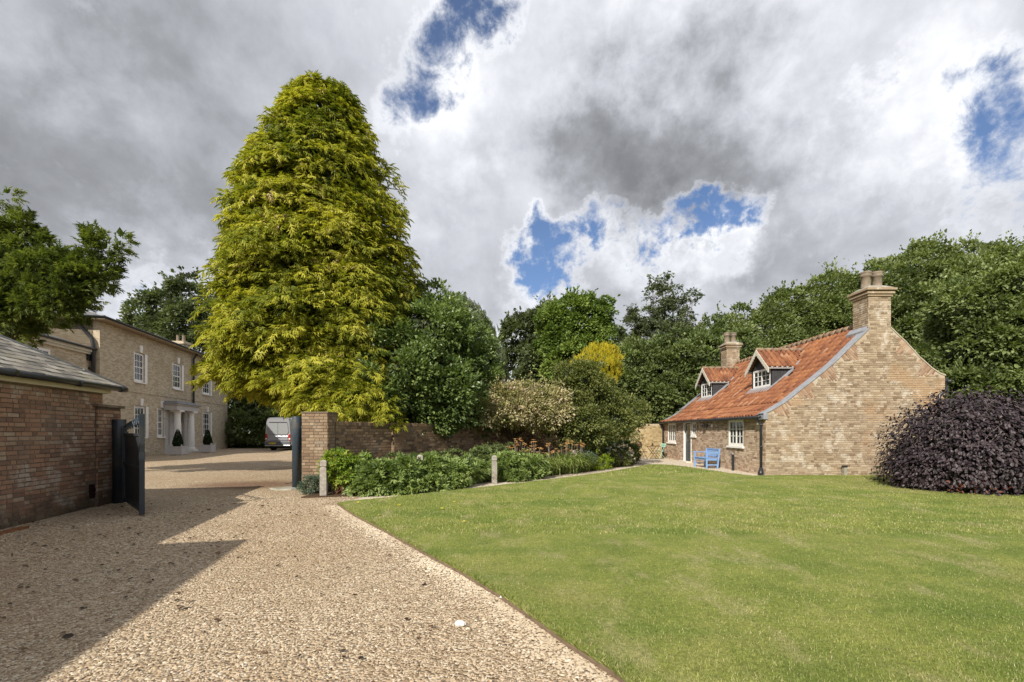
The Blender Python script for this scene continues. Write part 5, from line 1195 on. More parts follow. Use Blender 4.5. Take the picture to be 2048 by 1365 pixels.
P = tipP[k] - outv[k] * ((1 - tt) * Lp[k])[:, None] + side * width[:, None]
P[:, 2] += .10 * Lp[k] + .28 * Lp[k] * (1 - (tt * 1.15) ** 2) - .30 * np.abs(width) ** 1.3 + RNG.normal(0, .06, n)
D = unit(outv[k] * (.75 - .35 * tt[:, None]) + side * (np.sign(width) * .45)[:, None] + np.stack([np.zeros(n), np.zeros(n), +.62 - tt * 1.15], 1) + sph(n) * .42)
U = unit(outv[k] * .55 + np.array([0, 0, .8]) + sph(n) * .35)
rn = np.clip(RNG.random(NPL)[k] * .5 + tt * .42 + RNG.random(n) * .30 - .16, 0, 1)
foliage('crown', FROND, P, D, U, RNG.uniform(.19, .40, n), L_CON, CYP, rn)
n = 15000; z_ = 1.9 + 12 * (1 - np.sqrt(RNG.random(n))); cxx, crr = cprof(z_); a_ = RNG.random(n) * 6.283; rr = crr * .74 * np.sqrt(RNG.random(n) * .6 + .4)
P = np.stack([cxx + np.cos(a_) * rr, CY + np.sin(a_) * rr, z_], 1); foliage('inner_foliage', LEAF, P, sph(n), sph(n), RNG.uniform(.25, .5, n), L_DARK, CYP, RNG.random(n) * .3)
# long low sprays reaching forward over the pier and wall
fr2 = []
for (u, v, Y, s_) in [(630, 800, 13.2, .8), (665, 815, 12.9, .8), (700, 835, 12.8, .7), (600, 775, 13.6, .7), (560, 762, 14.2, .7), (520, 750, 14.4, .8), (670, 780, 13.2, 1.0), (720, 800, 13.2, 1.0), (640, 755, 13.6, 1.1), (580, 745, 13.8, 1.1), (690, 828, 12.8, .5), (500, 728, 14.4, .8), (450, 740, 15.2, .9), (480, 770, 15.4, .6), (425, 735, 15.8, .7), (760, 820, 13.4, .9), (700, 760, 13.4, 1.2)]:
    fr2.append((A(u, v, Y), s_))
Ps, Ds, Us, Rs = [], [], [], []
for c, s_ in fr2:
    for b_ in range(9):
        m_ = 46; az = RNG.uniform(-2.9, -.25); o = np.array([math.cos(az), math.sin(az), 0]); L_ = s_ * RNG.uniform(.7, 1.15); t_ = RNG.random(m_) ** .8; sd = np.array([-o[1], o[0], 0]); wv = RNG.normal(0, 1, m_) * .24 * L_ * (1.1 - t_ * .8)
        off = RNG.normal(0, .22, 3) * s_
        Pp = np.array(c) + off + o * (t_ * L_ - .3 * L_)[:, None] + sd * wv[:, None]; Pp[:, 2] += .32 * L_ * (1 - (t_ * 1.4) ** 2) * .7 - .2 * np.abs(wv)
        Ps.append(Pp); Ds.append(unit(o * .8 + sd * (np.sign(wv) * .45)[:, None] + np.stack([np.zeros(m_), np.zeros(m_), .3 - t_ * 1.1], 1) + RNG.normal(0, .3, (m_, 3)))); Us.append(np.tile(np.array([0, -.3, 1.0]), (m_, 1)) + RNG.normal(0, .3, (m_, 3))); Rs.append(np.clip(.1 + t_ * .4 + RNG.random(m_) * .4, 0, 1))
foliage('low_sprays', FROND, np.concatenate(Ps), np.concatenate(Ds), np.concatenate(Us), RNG.uniform(.17, .34, sum(map(len, Ps))), L_CON, CYP, np.concatenate(Rs))

# --- bay / holly next to it, behind the wall
bayl = [lob(850, 690, 16.0, 75, 75), lob(900, 700, 17, 62, 80), lob(800, 760, 14.9, 75, 70), lob(870, 790, 15.6, 85, 65), lob(940, 760, 17.5, 50, 80), lob(930, 840, 17.0, 55, 28), lob(760, 800, 14.2, 50, 50), lob(835, 845, 15.2, 70, 30), lob(870, 615, 17.3, 35, 40), lob(720, 680, 14.6, 40, 40), lob(960, 810, 18.5, 45, 50)]
tree('bay_tree', 'glossy mid green bay tree spilling over the garden wall beside the golden cypress', 'tree', (-2.9, 17.2), bayl, 50000, None, .125, L_BAY, clump=.42, r0=.16, per=80)
inner_mass(bayl, bpy.data.objects['bay_tree'], L_DARK, 7000, .22)
lm = MB(); g = random.Random(4)
for k in range(16):
    p = A(g.uniform(845, 905), g.uniform(560, 640), 17.3); lm.tube([A(870, 690, 17.3), A(870, 690, 17.3).lerp(p, .6) + Vector((g.uniform(-.2, .2), 0, .1)), p], [.02, .012, .004], 4, cap=False)
lm.build('bare_twigs', plain('twig', (.22, .19, .16), .9), bpy.data.objects['bay_tree'])
# weeping grey-green cypress behind the bay
wl2 = [lob(940, 690, 20, 38, 65), lob(960, 730, 20, 38, 55), lob(925, 640, 20, 22, 35), (A(970, 790, 20).x, 20, A(970, 790, 20).z, .6, .8, .9)]
T = thing('weeping_cypress', (-1.5, 20, 0), 'drooping grey green cypress behind the bay tree', 'tree'); limbs(T, (-1.5, 20, 0), wl2, .14)
P, D, U, idx = crown_points(wl2, 8000, .4, 40); D = unit(D * .35 + np.array([0, 0, -1.0])); foliage('crown', FROND, P, D, U, RNG.uniform(.25, .5, len(P)), L_DARK, T, RNG.random(len(P)) * .9 + .1)
# --- rambler, apple, golden yew
ral = [lob(1000, 805, 17.0, 45, 28), lob(1050, 812, 17.4, 55, 34), lob(1100, 822, 17.9, 38, 38), lob(1010, 826, 16.6, 55, 16), lob(1080, 832, 17.3, 50, 18), lob(968, 824, 16.3, 32, 22)]
T = tree('rambling_rose', 'tan and cream faded rambling rose mounded over the garden wall', 'shrub', (-.2, 19.3), ral, 36000, None, .085, L_ROSE, clump=.34, r0=.06, per=60, amt=.6)
P, D, U, idx = crown_points(ral, 2600, .36, 22); foliage('flowers', ROUND, P, D, U, RNG.uniform(.045, .09, len(P)), F_TAN, T)
P, D, U, idx = crown_points([lob(1010, 778, 18.2, 34, 12), lob(1075, 790, 18.8, 26, 12), lob(1085, 783, 18.8, 12, 8)], 260, .2, 20); foliage('flowers', ROUND, P, D, U, RNG.uniform(.06, .11, len(P)), F_WH, T)
apl = [lob(1158, 768, 19.0, 42, 34), lob(1140, 800, 18.4, 30, 36), lob(1195, 805, 19.5, 45, 38), lob(1150, 845, 17.8, 45, 28), lob(1215, 845, 19.0, 45, 26), lob(1255, 828, 20.5, 34, 24), lob(1125, 868, 17.6, 18, 24), lob(1175, 870, 18, 35, 12), lob(1135, 745, 18.6, 16, 16), lob(1180, 742, 19, 18, 14)]
T = thing('apple_tree', (2.3, 18.3, 0), 'old leaning fruit tree with olive leaves at the end of the flower bed', 'tree'); tb = Vector((2.2, 18.0, 0)); mb = MB()
mb.tube([tb - Z * .05, tb + Vector((.05, 0, .25)), A(1165, 870, 18), A(1195, 835, 18.4), A(1230, 800, 19)], [.16, .13, .09, .07, .03], 8); mb.tube([tb + Vector((0, 0, .1)), A(1143, 880, 18), A(1140, 830, 18.2), A(1130, 770, 18.6)], [.12, .09, .07, .03], 8); mb.tube([A(1195, 835, 18.4), A(1190, 790, 19), A(1165, 740, 19)], [.06, .04, .02], 6); mb.build('trunk', BARK, T, smooth=True)
limb = MB(); g = random.Random(8)
for l in apl:
    for q in range(4): limb.tube([A(1160, 830, 18.4), Vector(l[:3]) + Vector((g.uniform(-.5, .5), g.uniform(-.5, .5), g.uniform(-.3, .5)))], [.03, .006], 4, cap=False)
limb.build('branches', BARK, T)
P, D, U, idx = crown_points(apl, 28000, .36, 60); foliage('crown', LEAF, P, D, U, RNG.uniform(.07, .14, len(P)), L_APP, T, tone(idx, len(P)))
inner_mass(apl, T, L_DARK, 3500, .16)
# bindweed-like golden yew beyond
gyl = [lob(1195, 730, 23.5, 26, 18), lob(1166, 732, 23.5, 16, 12), lob(1212, 745, 23.3, 17, 26), lob(1215, 712, 23.5, 10, 14), lob(1190, 710, 23.5, 7, 11), lob(1172, 716, 23.5, 5, 8), lob(1222, 725, 23.5, 7, 16)]
T = thing('golden_yew', (4.4, 23.6, 0), 'bright yellow golden yew showing above the olive fruit tree', 'tree'); limbs(T, (4.4, 23.6, 0), gyl, .1)
P, D, U, idx = crown_points(gyl, 6500, .35, 45); D = unit(D * .5 + np.array([0, 0, 1.0])); foliage('crown', FROND, P, D, U, RNG.uniform(.14, .26, len(P)), L_GOLD, T, tone(idx, len(P), .5))
# --- trees beyond the wall
tree('locust_tree', 'tall fresh green locust tree with feathery crown behind the rambling rose', 'tree', (5.8, 42), [lob(1150, 650, 41, 55, 45), lob(1120, 690, 41, 42, 40), lob(1180, 690, 41, 40, 45), lob(1150, 730, 40, 60, 40), lob(1190, 625, 41, 22, 22), lob(1105, 645, 41, 24, 22), lob(1150, 612, 41, 30, 12)], 34000, None, .28, L_LOC, clump=.8, tmpl=LEAF, r0=.35, per=130)
dkl = [lob(1080, 650, 45, 34, 30), lob(1050, 690, 45, 42, 45), lob(1090, 740, 44, 60, 55), lob(1040, 745, 45, 40, 45), lob(1016, 692, 45, 16, 14), lob(1100, 690, 45, 40, 60), lob(1120, 780, 43, 70, 40), lob(1050, 770, 43, 40, 20)]
tree('ivy_clad_tree', 'dark ivy clad evergreen tree beside the pale gap of sky', 'tree', (3.5, 45), dkl, 34000, None, .34, L_DARK, clump=1.0, tmpl=LEAF, r0=.4, per=150)
tree('larch_tree', 'thin grey green larch between the locust and the airy whitebeam', 'tree', (9, 44), [lob(1225, 690, 44, 18, 30), lob(1240, 720, 44, 25, 30), lob(1215, 740, 44, 30, 40)], 9000, None, .26, L_DARK, clump=.5, tmpl=LEAF, r0=.2)
wbl = [lob(1318, 605, 33, 22, 30), lob(1340, 640, 33, 40, 22), lob(1292, 640, 33, 26, 20), lob(1325, 672, 33, 58, 24), lob(1268, 650, 33, 22, 9), lob(1328, 566, 33, 9, 14), lob(1385, 592, 33, 14, 9), lob(1364, 615, 33, 16, 12), lob(1258, 618, 33, 9, 6), lob(1300, 572, 33, 6, 12), lob(1350, 582, 33, 7, 9), lob(1280, 690, 33, 40, 20), lob(1370, 680, 33, 40, 20)]
T = tree('whitebeam_tree', 'airy grey green whitebeam rising against the clouds left of the cottage bank'.replace(' left of', ' beside'), 'tree', (11.0, 33), wbl, 11000, None, .17, L_DARK, clump=.42, tmpl=SPRIG, r0=.13, per=26, fill=.6, shell=(.2, 1.2), cull=False)
chl = [lob(1270, 745, 29, 55, 45), lob(1340, 740, 29, 65, 50), lob(1400, 735, 29, 60, 55), lob(1300, 800, 28, 75, 55), lob(1380, 800, 28.5, 70, 55), lob(1240, 790, 28, 42, 50), lob(1450, 715, 30, 50, 55), lob(1275, 715, 29.5, 34, 22), lob(1365, 695, 30, 36, 22), lob(1430, 780, 29, 50, 55)]
tree('cherry_tree', 'broad mid green cherry tree standing behind the cottage end wall', 'tree', (10.5, 29.5), chl, 64000, None, .19, L_MID, clump=.66, tmpl=LEAF, r0=.3, per=140, amt=.55); inner_mass(chl, bpy.data.objects['cherry_tree'], L_DARK, 6000, .5)
g = random.Random(31)
bank = [(1430, 660, 33, 'nearest the cherry tree'), (1500, 625, 34, 'behind the far cottage chimney'), (1580, 590, 35, 'behind the cottage ridge'), (1665, 560, 35, 'just before the near chimney'), (1760, 535, 35, 'directly behind the near chimney'), (1850, 505, 34, 'above the cottage gable'), (1945, 500, 33, 'above the purple beech'), (2040, 505, 32, 'filling the end of the bank'), (2140, 520, 31, 'at the very end of the bank')]
for i, (u, v, Y, w_) in enumerate(bank):
    v += 14
    lb = [lob(u, v + 28, Y, 52, 42), lob(u - 32, v + 75, Y - .8, 52, 48), lob(u + 34, v + 72, Y - .8, 50, 48), lob(u - 8, v + 130, Y - 1.8, 66, 60), lob(u + 30, v + 190, Y - 2, 60, 60), lob(u - 26, v + 205, Y - 2.2, 56, 60), lob(u, v + 275, Y - 2.2, 66, 55), lob(u + g.uniform(-20, 20), v + 6 + g.uniform(-4, 8), Y, 24, 20), lob(u + g.uniform(-45, -20), v + 36, Y, 24, 22), lob(u + g.uniform(20, 45), v + 30, Y, 24, 24)]
    vis = 44000 if i < 8 else 9000
    if i < 3: lb = lb[:6] + lb[7:]; vis = 30000
    c = A(u, v, Y); tree('sycamore_tree', 'leafy sycamore tree in the tall bank ' + w_, 'tree', (c.x, Y + .5), lb, vis, None, .215, L_SYC, clump=1.05, tmpl=LEAF, r0=.3, per=170, group='sycamores in the tall bank behind the cottage', amt=.6, trunk=True)
frl = [lob(1960, 620, 23, 70, 50), lob(2030, 590, 22.5, 60, 60), lob(2010, 690, 22, 75, 60), lob(1935, 720, 23, 60, 55), lob(2060, 760, 21.5, 70, 70), lob(1950, 790, 22, 60, 45), lob(2100, 640, 22, 60, 80), lob(1915, 660, 24, 40, 40)]
tree('maple_tree', 'pale lit maple leaning in front of the bank by the purple beech', 'tree', (23.5, 23.5), frl, 58000, None, .18, L_SYC, clump=.65, tmpl=LEAF, r0=.25, per=140, amt=.6); inner_mass(frl, bpy.data.objects['maple_tree'], L_DARK, 4000, .4)
# dark screen of distant wood behind everything, low on the horizon
WD = []
for k in range(46):
    u = -150 + k * 52; Y = 78 + g.uniform(-6, 6); 
    if 965 < u < 1010: continue
    WD.append(lob(u, 846 - g.uniform(-8, 22), Y, 46, 34 + g.uniform(0, 12)))
T = P = None
P, D, U, idx = crown_points(WD, 13000, 1.5, 60); o = foliage('distant_wood', LEAF, P, D, U, RNG.uniform(.9, 1.6, len(P)), L_DARK, None, tone(idx, len(P))); tag(o, 'low dark wood on the skyline far beyond the gardens', None, None, 'stuff')
# --- behind the court: trees over the house and behind the van
fl = [lob(300, 640, 56, 30, 26), lob(350, 630, 56, 45, 45), lob(400, 620, 56, 50, 50), lob(340, 670, 56, 40, 40), lob(385, 670, 55, 60, 50), lob(285, 655, 57, 26, 14), lob(430, 660, 55, 50, 50), lob(370, 590, 56, 22, 16), lob(400, 720, 55, 60, 60)]
tree('beech_tree', 'dark green beech tree behind the country house roof', 'tree', (-39, 56), fl, 26000, None, .42, L_DARK, clump=1.1, tmpl=LEAF, r0=.4, per=90)
vb = [lob(480, 810, 46, 38, 40), lob(520, 800, 46, 45, 40), lob(490, 850, 45, 40, 30), lob(560, 810, 46, 45, 40), lob(600, 820, 46, 45, 45), lob(460, 780, 47, 40, 40), lob(520, 760, 48, 60, 40)]
tree('laurel_tree', 'pale flecked laurel trees behind the van and house corner'.replace('trees', 'tree'), 'tree', (-24, 48), vb, 26000, None, .32, L_SYC, clump=.8, tmpl=LEAF, r0=.25, per=70)
hg = [lob(510, 860, 43, 55, 30), lob(560, 860, 43, 55, 32), lob(610, 865, 43, 50, 30), lob(650, 860, 43, 50, 34), lob(700, 850, 42, 60, 40)]
tree('clipped_hedge', 'dense dark green hedge right behind the silver van'.replace('right ', ''), 'hedge', (-21, 43), hg, 24000, None, .26, L_MID, clump=.6, tmpl=LEAF, per=90, trunk=False)
tree('low_shrub', 'low pale green shrub beyond the screen wall at the courtyard end', 'shrub', (-26, 45.5), [lob(495, 884, 44.5, 26, 10), lob(475, 888, 44.5, 12, 8)], 2600, None, .22, L_BED, clump=.4, tmpl=SPRIG, per=50, trunk=False)
# --- yew over the outbuilding
yl = [lob(20, 560, 13.5, 70, 55), lob(50, 615, 13.2, 62, 38), lob(15, 490, 13.8, 34, 36), lob(110, 550, 13, 55, 30), lob(165, 545, 13, 45, 22), lob(208, 502, 13, 30, 14), lob(234, 478, 13, 12, 10), lob(190, 560, 12.8, 36, 16), lob(215, 545, 12.8, 22, 8), lob(120, 610, 12.8, 50, 22), lob(165, 595, 12.6, 26, 12), lob(5, 650, 13, 42, 40), lob(30, 455, 13.8, 22, 20), lob(5, 392, 13.6, 12, 10), lob(60, 455, 13.6, 18, 10), lob(190, 480, 13, 9, 12), lob(225, 484, 13, 14, 9), lob(-60, 570, 14, 90, 100), lob(80, 500, 13.5, 30, 16), lob(130, 580, 12.7, 50, 30), lob(150, 622, 12.8, 35, 10)]
T = thing('yew_tree', (-19.5, 15.0, 0), 'dark spreading yew tree with feathery arms over the slate outbuilding roof', 'tree'); limbs(T, (-19.5, 15.0, 0), yl, .10, n=4)
P, D, U, idx = crown_points(yl, 23000, .24, 38, up=.2, shell=(.4, 1.1), shoots=.4); D = unit(D * .8 + np.array([.35, -.1, .05])); foliage('crown', FROND, P, D, U, RNG.uniform(.14, .28, len(P)), L_YEW, T, tone(idx, len(P), .55)); inner_mass(yl, T, L_YEW, 2500, .25)
# --- purple bush
pl = [(11.95, 12.0, .98, 1.7, 1.7, 1.45), (12.75, 11.9, .82, 1.5, 1.7, 1.17), (11.35, 11.9, .60, 1.25, 1.4, .85), (13.4, 11.7, .6, 1.2, 1.5, .85)]
T = thing('purple_beech', (11.75, 12, 0), 'dense domed weeping beech bush with dark purple leaves on the lawn', 'shrub')
mb = MB(); mb.tube([(11.75, 12, -.02), (11.7, 12, .8), (11.75, 12, 1.6)], [.14, .1, .05], 8); mb.build('trunk', BARK, T, smooth=True)
n = 38000; L_ = np.array(pl)[RNG.choice(4, n, p=[.45, .2, .2, .15])]; d = sph(n); d[:, 1] = np.where(RNG.random(n) < .6, -np.abs(d[:, 1]), d[:, 1]); d = unit(d)
P = L_[:, :3] + d * L_[:, 3:] * RNG.uniform(.90, 1.03, n)[:, None] * (1 + .04 * np.sin(d[:, 0:1] * 9 + d[:, 2:3] * 7) + .03 * np.sin(d[:, 0:1] * 21 - d[:, 2:3] * 17 + d[:, 1:2] * 13)); 
keep = P[:, 2] > .06
for l in pl: keep &= np.linalg.norm((P - np.array(l[:3])) / np.array(l[3:]), axis=1) > .84
P, d, L_ = P[keep], d[keep], L_[keep]; N_ = unit(d / L_[:, 3:]); n = len(P)
D = unit(np.array([0, 0, -1.0]) + N_ * .8 + sph(n) * .7); U = unit(N_ + np.array([0, 0, .45]) + sph(n) * .38)
rp = np.clip(RNG.random(n) * .75 + .25 * np.sin(P[:, 0] * 3.1 + P[:, 2] * 4.3) ** 2, 0, 1); foliage('foliage', ROUND, P + N_ * (RNG.random((n, 1)) ** 5 * .30), D, U, RNG.uniform(.045, .105, n), L_PURP, T, rp)
n = 9000; L_ = np.array(pl)[RNG.integers(0, 4, n)]; P = L_[:, :3] + sph(n) * L_[:, 3:] * RNG.uniform(.6, .88, (n, 1)); P = P[P[:, 2] > .05]; foliage('inner_foliage', ROUND, P, sph(len(P)), sph(len(P)), RNG.uniform(.1, .16, len(P)), L_PURP, T, RNG.random(len(P)) * .2)
tw = MB(); g = random.Random(6)
for k in range(150):
    a = g.uniform(math.pi, 2 * math.pi) + g.uniform(-.3, .3); e = g.uniform(.2, 1.25); l = pl[0] if g.random() < .6 else g.choice(pl[1:]); pts = []
    for q in range(4):
        ee = e - q * .10; aa = a + q * g.uniform(-.05, .05); pts.append((l[0] + math.cos(aa) * math.cos(ee) * l[3] * 1.01, l[1] + math.sin(aa) * math.cos(ee) * l[4] * 1.01, l[2] + math.sin(ee) * l[5] * 1.02 - .0))
    if pts[-1][2] > .15: tw.tube(pts, [.008, .007, .005, .003], 4, cap=False)
tw.build('twigs', plain('purple_twig', (.13, .10, .095), .7), T)
n = 170; P = np.stack([RNG.uniform(10.3, 13.6, n), 10.6 + RNG.uniform(-.35, .1, n), RNG.uniform(.1, .35, n)], 1); P[:, 1] += .22 * (P[:, 0] - 11.9) ** 2 * .5
foliage('young_shoots', LEAF, P, sph(n), sph(n), RNG.uniform(.05, .09, n), leafmat('young_red_leaf', st((.08, .02, .015), (.18, .05, .03), (.26, .09, .05)), .3), T)
# --- clipped cones
for (x, y, s_, h_), lab in zip(PL, ('dark clipped conical topiary in the nearer porch planter', 'dark clipped conical topiary in the planter beyond the porch')):
    T = thing('topiary_cone', (x, y, h_ - .05), lab, 'topiary'); mb = MB(); mb.tube([(x, y, h_ - .06), (x, y, h_ + .5)], .03, 6); mb.build('stem', BARK, T)
    n = 4200; q = 1 - np.sqrt(RNG.random(n)); a_ = RNG.random(n) * 6.283; r_ = .30 * (1 - q) ** .75 * (.55 + .45 * np.minimum(1, q * 6)) * RNG.uniform(.93, 1.03, n); P = np.stack([x + np.cos(a_) * r_, y + np.sin(a_) * r_, h_ + q * 1.12], 1)
    N_ = np.stack([np.cos(a_), np.sin(a_), np.full(n, .3)], 1); foliage('foliage', LEAF, P, unit(N_ + sph(n) * .8), unit(N_ + sph(n) * .5), RNG.uniform(.05, .08, n), L_TOP, T)
# --- flower bed
def shrub(name, label, lobes, n, size, matl, clump=.16, per=40, group=None, tmpl=None, stems=True, up=.5, cat='plant', flow=None, shell=(.5, 1.1)):
    c = np.mean([l[:2] for l in lobes], axis=0); T = thing(name, (float(c[0]), float(c[1]), .03), label, cat, group)
    if stems:
        mb = MB(); g = random.Random(int(c[0] * 50))
        for l in lobes:
            for q in range(7): mb.tube([(l[0] + g.uniform(-.3, .3) * l[3], l[1] + g.uniform(-.3, .3) * l[4], .02), (l[0] + g.uniform(-.7, .7) * l[3], l[1] + g.uniform(-.7, .7) * l[4], l[2] + g.uniform(0, .6) * l[5])], [.008, .004], 4, cap=False)
        mb.build('stems', MATS['twig'], T)
    lobes = [(l[0], l[1], l[2] - .2 * l[5], l[3], l[4], l[5] * .80) for l in lobes]; P, D, U, idx = crown_points(lobes, n, clump, per, up, fill=.3, cull=False, shell=shell, shoots=.06); ok = P[:, 2] > .04; P, D, U, idx = P[ok], D[ok], U[ok], idx[ok]
    foliage('foliage', tmpl or ROUND, P, D, U, size * RNG.uniform(.6, 1.35, len(P)), matl, T, tone(idx, len(P), .45))
    if flow:
        fn, fs_, fm, lb2 = flow; P, D, U, idx = crown_points(lb2, fn, .12, 12, 1.0, cull=False); foliage('flowers', ROUND, P, D, U, fs_ * RNG.uniform(.6, 1.3, len(P)), fm, T)
    return T
def strap(name, label, cx_, cy_, n, L_, spread, matl=None, group=None, flowers=0, fh_=.8, cat='plant', w_=.034):
    """arching strap leaves from one crown; flowers on bare stalks"""
    T = thing(name, (cx_, cy_, .03), label, cat, group); mb = MB(); g = random.Random(int(cx_ * 97 + cy_ * 13))
    for k in range(n):
        a = g.uniform(0, 6.283); l = L_ * g.uniform(.6, 1.15); b = Vector((cx_ + g.gauss(0, spread * .35), cy_ + g.gauss(0, spread * .35), .03)); o = Vector((math.cos(a), math.sin(a), 0)); s = Vector((-o.y, o.x, 0)); lean = g.uniform(.35, 1.0); pr = []
        for q in range(6):
            t_ = q / 5; p = b + o * (l * lean * t_ * (.35 + .65 * t_)) + Z * (l * (1.15 * t_ - (.45 + .5 * lean) * t_ ** 2.2)); w2 = w_ * (1 - t_ ** 2.5) * .5 + .001; pr.append((p - s * w2, p + s * w2))
        r_ = g.random()
        for (p, q_), (p2, q2) in zip(pr[:-1], pr[1:]): mb.poly([p, q_, q2, p2], r_)
    q = mb.build('leaves', matl or L_STRAP, T); q['kind'] = 'stuff'
    if flowers:
        sm_ = MB(); fm = MB()
        for k in range(flowers):
            a = g.uniform(0, 6.283); r_ = g.uniform(0, spread * 1.2); top = Vector((cx_ + math.cos(a) * r_, cy_ + math.sin(a) * r_, fh_ * g.uniform(.8, 1.12))); sm_.tube([(cx_ + math.cos(a) * r_ * .4, cy_ + math.sin(a) * r_ * .4, .05), tuple(top)], .005, 4, cap=False)
            for j_ in range(g.randint(1, 3)):
                c = top + Vector((g.uniform(-.06, .06), g.uniform(-.06, .06), g.uniform(-.05, .03)))
                for pt in range(6):
                    aa = pt * 1.047 + g.random(); o = Vector((math.cos(aa), math.sin(aa), .55)).normalized(); s = Vector((-math.sin(aa), math.cos(aa), 0)) * .018; fm.poly([c, c + o * .04 - s, c + o * .075 - Z * .01, c + o * .04 + s], g.random())
        sm_.build('flower_stalks', MATS['twig'], T); q = fm.build('flowers', F_OR, T); q['kind'] = 'stuff'
    return T
def B(u, v): return G(u, v, .03)
def bl3(u, v, Y, ru, rv): return lob(u, v, Y, ru, rv)
shrub('catmint', 'low grey green catmint mound at the foot of the brick pier', [bl3(625, 968, 10.95, 20, 20), bl3(612, 972, 11, 10, 14), bl3(640, 965, 10.95, 10, 18)], 5200, .035, L_GREYG, .08, 30, tmpl=LEAF)
T = shrub('peony_plant', 'yellow green leafy plant with brown stems beside the first oak post', [bl3(675, 920, 10.9, 24, 18), bl3(700, 930, 10.95, 24, 18), bl3(690, 950, 10.85, 26, 18), bl3(720, 918, 11.1, 14, 10), bl3(668, 938, 10.8, 16, 16)], 3000, .085, leafmat('peony_leaf', st((.06, .12, .02), (.13, .22, .03), (.24, .32, .04), (.36, .38, .06)), .3), .15, 26, tmpl=SPRIG)
mb = MB(); g = random.Random(5); c = A(690, 985, 10.8)
for k in range(60): mb.tube([(c.x + g.uniform(-.25, .25), 10.8 + g.uniform(-.15, .2), .02), (c.x + g.uniform(-.32, .32), 10.8 + g.uniform(-.2, .2), g.uniform(.35, .6))], .005, 4, cap=False)
mb.build('dry_stems', plain('dry_stem', (.20, .10, .05), .9), T)
ANEM = [('nearest the oak post', [bl3(760, 950, 11.0, 36, 30), bl3(735, 970, 10.8, 26, 20)]), ('in front of the dark wall buttress', [bl3(800, 948, 11.3, 34, 34), bl3(785, 975, 11.0, 34, 16)]), ('around the half buried oak post', [bl3(850, 940, 11.9, 36, 32), bl3(845, 968, 11.5, 40, 16)]), ('beyond the half buried oak post', [bl3(900, 945, 12.5, 38, 30), bl3(890, 965, 12.0, 36, 16)])]
for w_, lb in ANEM: shrub('anemone_clump', 'broad green leafy anemone clump ' + w_, lb, 3000, .13, L_BED, .20, 16, group='anemone clumps along the bed', tmpl=SPRIG5)
A2 = [('just before the grey oak post', [bl3(940, 940, 13.3, 24, 20)]), ('just past the grey oak post', [bl3(1015, 930, 14.0, 30, 26), bl3(1020, 950, 13.8, 28, 14)]), ('below the orange lilies', [bl3(1060, 930, 14.7, 30, 22), bl3(1055, 948, 14.4, 30, 12)])]
for w_, lb in A2: shrub('anemone_clump', 'broad green leafy anemone clump ' + w_, lb, 2300, .13, L_BED, .18, 16, group='anemone clumps along the bed', tmpl=SPRIG5)
for (u, v, w_) in ((800, 990, 'nearest the drive'), (826, 990, 'beside the half buried post'), (735, 990, 'by the first oak post')):
    x, y = B(u, v); strap('iris_tuft', 'pale strappy iris tuft spilling on the path edge ' + w_, x, y + .12, 34, .34, .10, group='iris tufts on the path edge')
x, y = B(930, 968); strap('crocosmia_clump', 'arching strappy crocosmia clump before the grey oak post', x, y + .25, 200, 1.0, .32)
shrub('peony_plant', 'dark green bushy peony plant shaded behind the grey oak post', [bl3(965, 925, 14.4, 36, 32), bl3(945, 940, 14.0, 26, 22), bl3(975, 945, 14.0, 22, 20)], 4200, .10, L_MID, .18, 22, tmpl=SPRIG)
shrub('fennel_plant', 'fine dark green feathery plant behind the anemones near the wall', [bl3(980, 905, 15.2, 34, 16), bl3(1010, 900, 15.6, 22, 14)], 1800, .10, L_MID, .16, 30, tmpl=FROND)
DL = [(1045, 958, 'nearest the grey oak post'), (1075, 955, 'second along from the grey oak post'), (1105, 951, 'in the middle of the orange row'), (1135, 948, 'below the leaning fruit tree trunk'), (1165, 944, 'last before the lime bush'), (1120, 935, 'tucked back against the fruit tree')]
for (u, v, w_) in DL:
    x, y = B(u, v); strap('daylily_clump', 'orange flowered daylily clump ' + w_, x, y + .38, 190, 1.25, .34, group='daylily clumps in the bed', flowers=8, fh_=.98)
for (u, v, w_) in ((1030, 925, 'over the leafy clump'), (1070, 922, 'at the back of the row'), (1150, 921, 'near the grey foliage')):
    x, y = B(u, v); x, y = G(u, 960 - (u - 1030) * .08, .03); strap('daylily_clump', 'tall orange flowered daylily clump ' + w_, x, y + 1.0, 150, 1.35, .34, group='daylily clumps in the bed', flowers=11, fh_=1.12)
shrub('artemisia_plant', 'soft grey leaved plant between daylilies and lime bush', [bl3(1165, 915, 17.3, 22, 14), bl3(1150, 920, 17, 14, 12)], 2600, .06, L_GREYG, .13, 25, tmpl=LEAF)
shrub('spirea_bush', 'bright lime yellow bush at the path edge', [bl3(1192, 922, 17.9, 24, 20), bl3(1180, 908, 18.0, 14, 12), bl3(1205, 928, 18, 16, 14)], 2400, .075, L_LIME, .13, 35, tmpl=FROND)
shrub('daisy_bush', 'loose bush of cream white daisies near the end of the bed', [bl3(1235, 915, 19.6, 24, 18), bl3(1220, 922, 19.2, 18, 12), bl3(1250, 918, 20, 14, 16)], 4600, .06, L_APP, .13, 30, tmpl=LEAF, flow=(520, .05, F_WH, [bl3(1235, 909, 19.5, 26, 20), bl3(1250, 905, 19.8, 14, 14)]))
shrub('euonymus_bush', 'dark green rounded shrub behind the white daisies', [bl3(1240, 898, 21.5, 32, 18), bl3(1262, 905, 21.5, 14, 20), bl3(1225, 905, 21, 20, 14)], 7000, .08, L_MID, .2, 40, tmpl=LEAF)
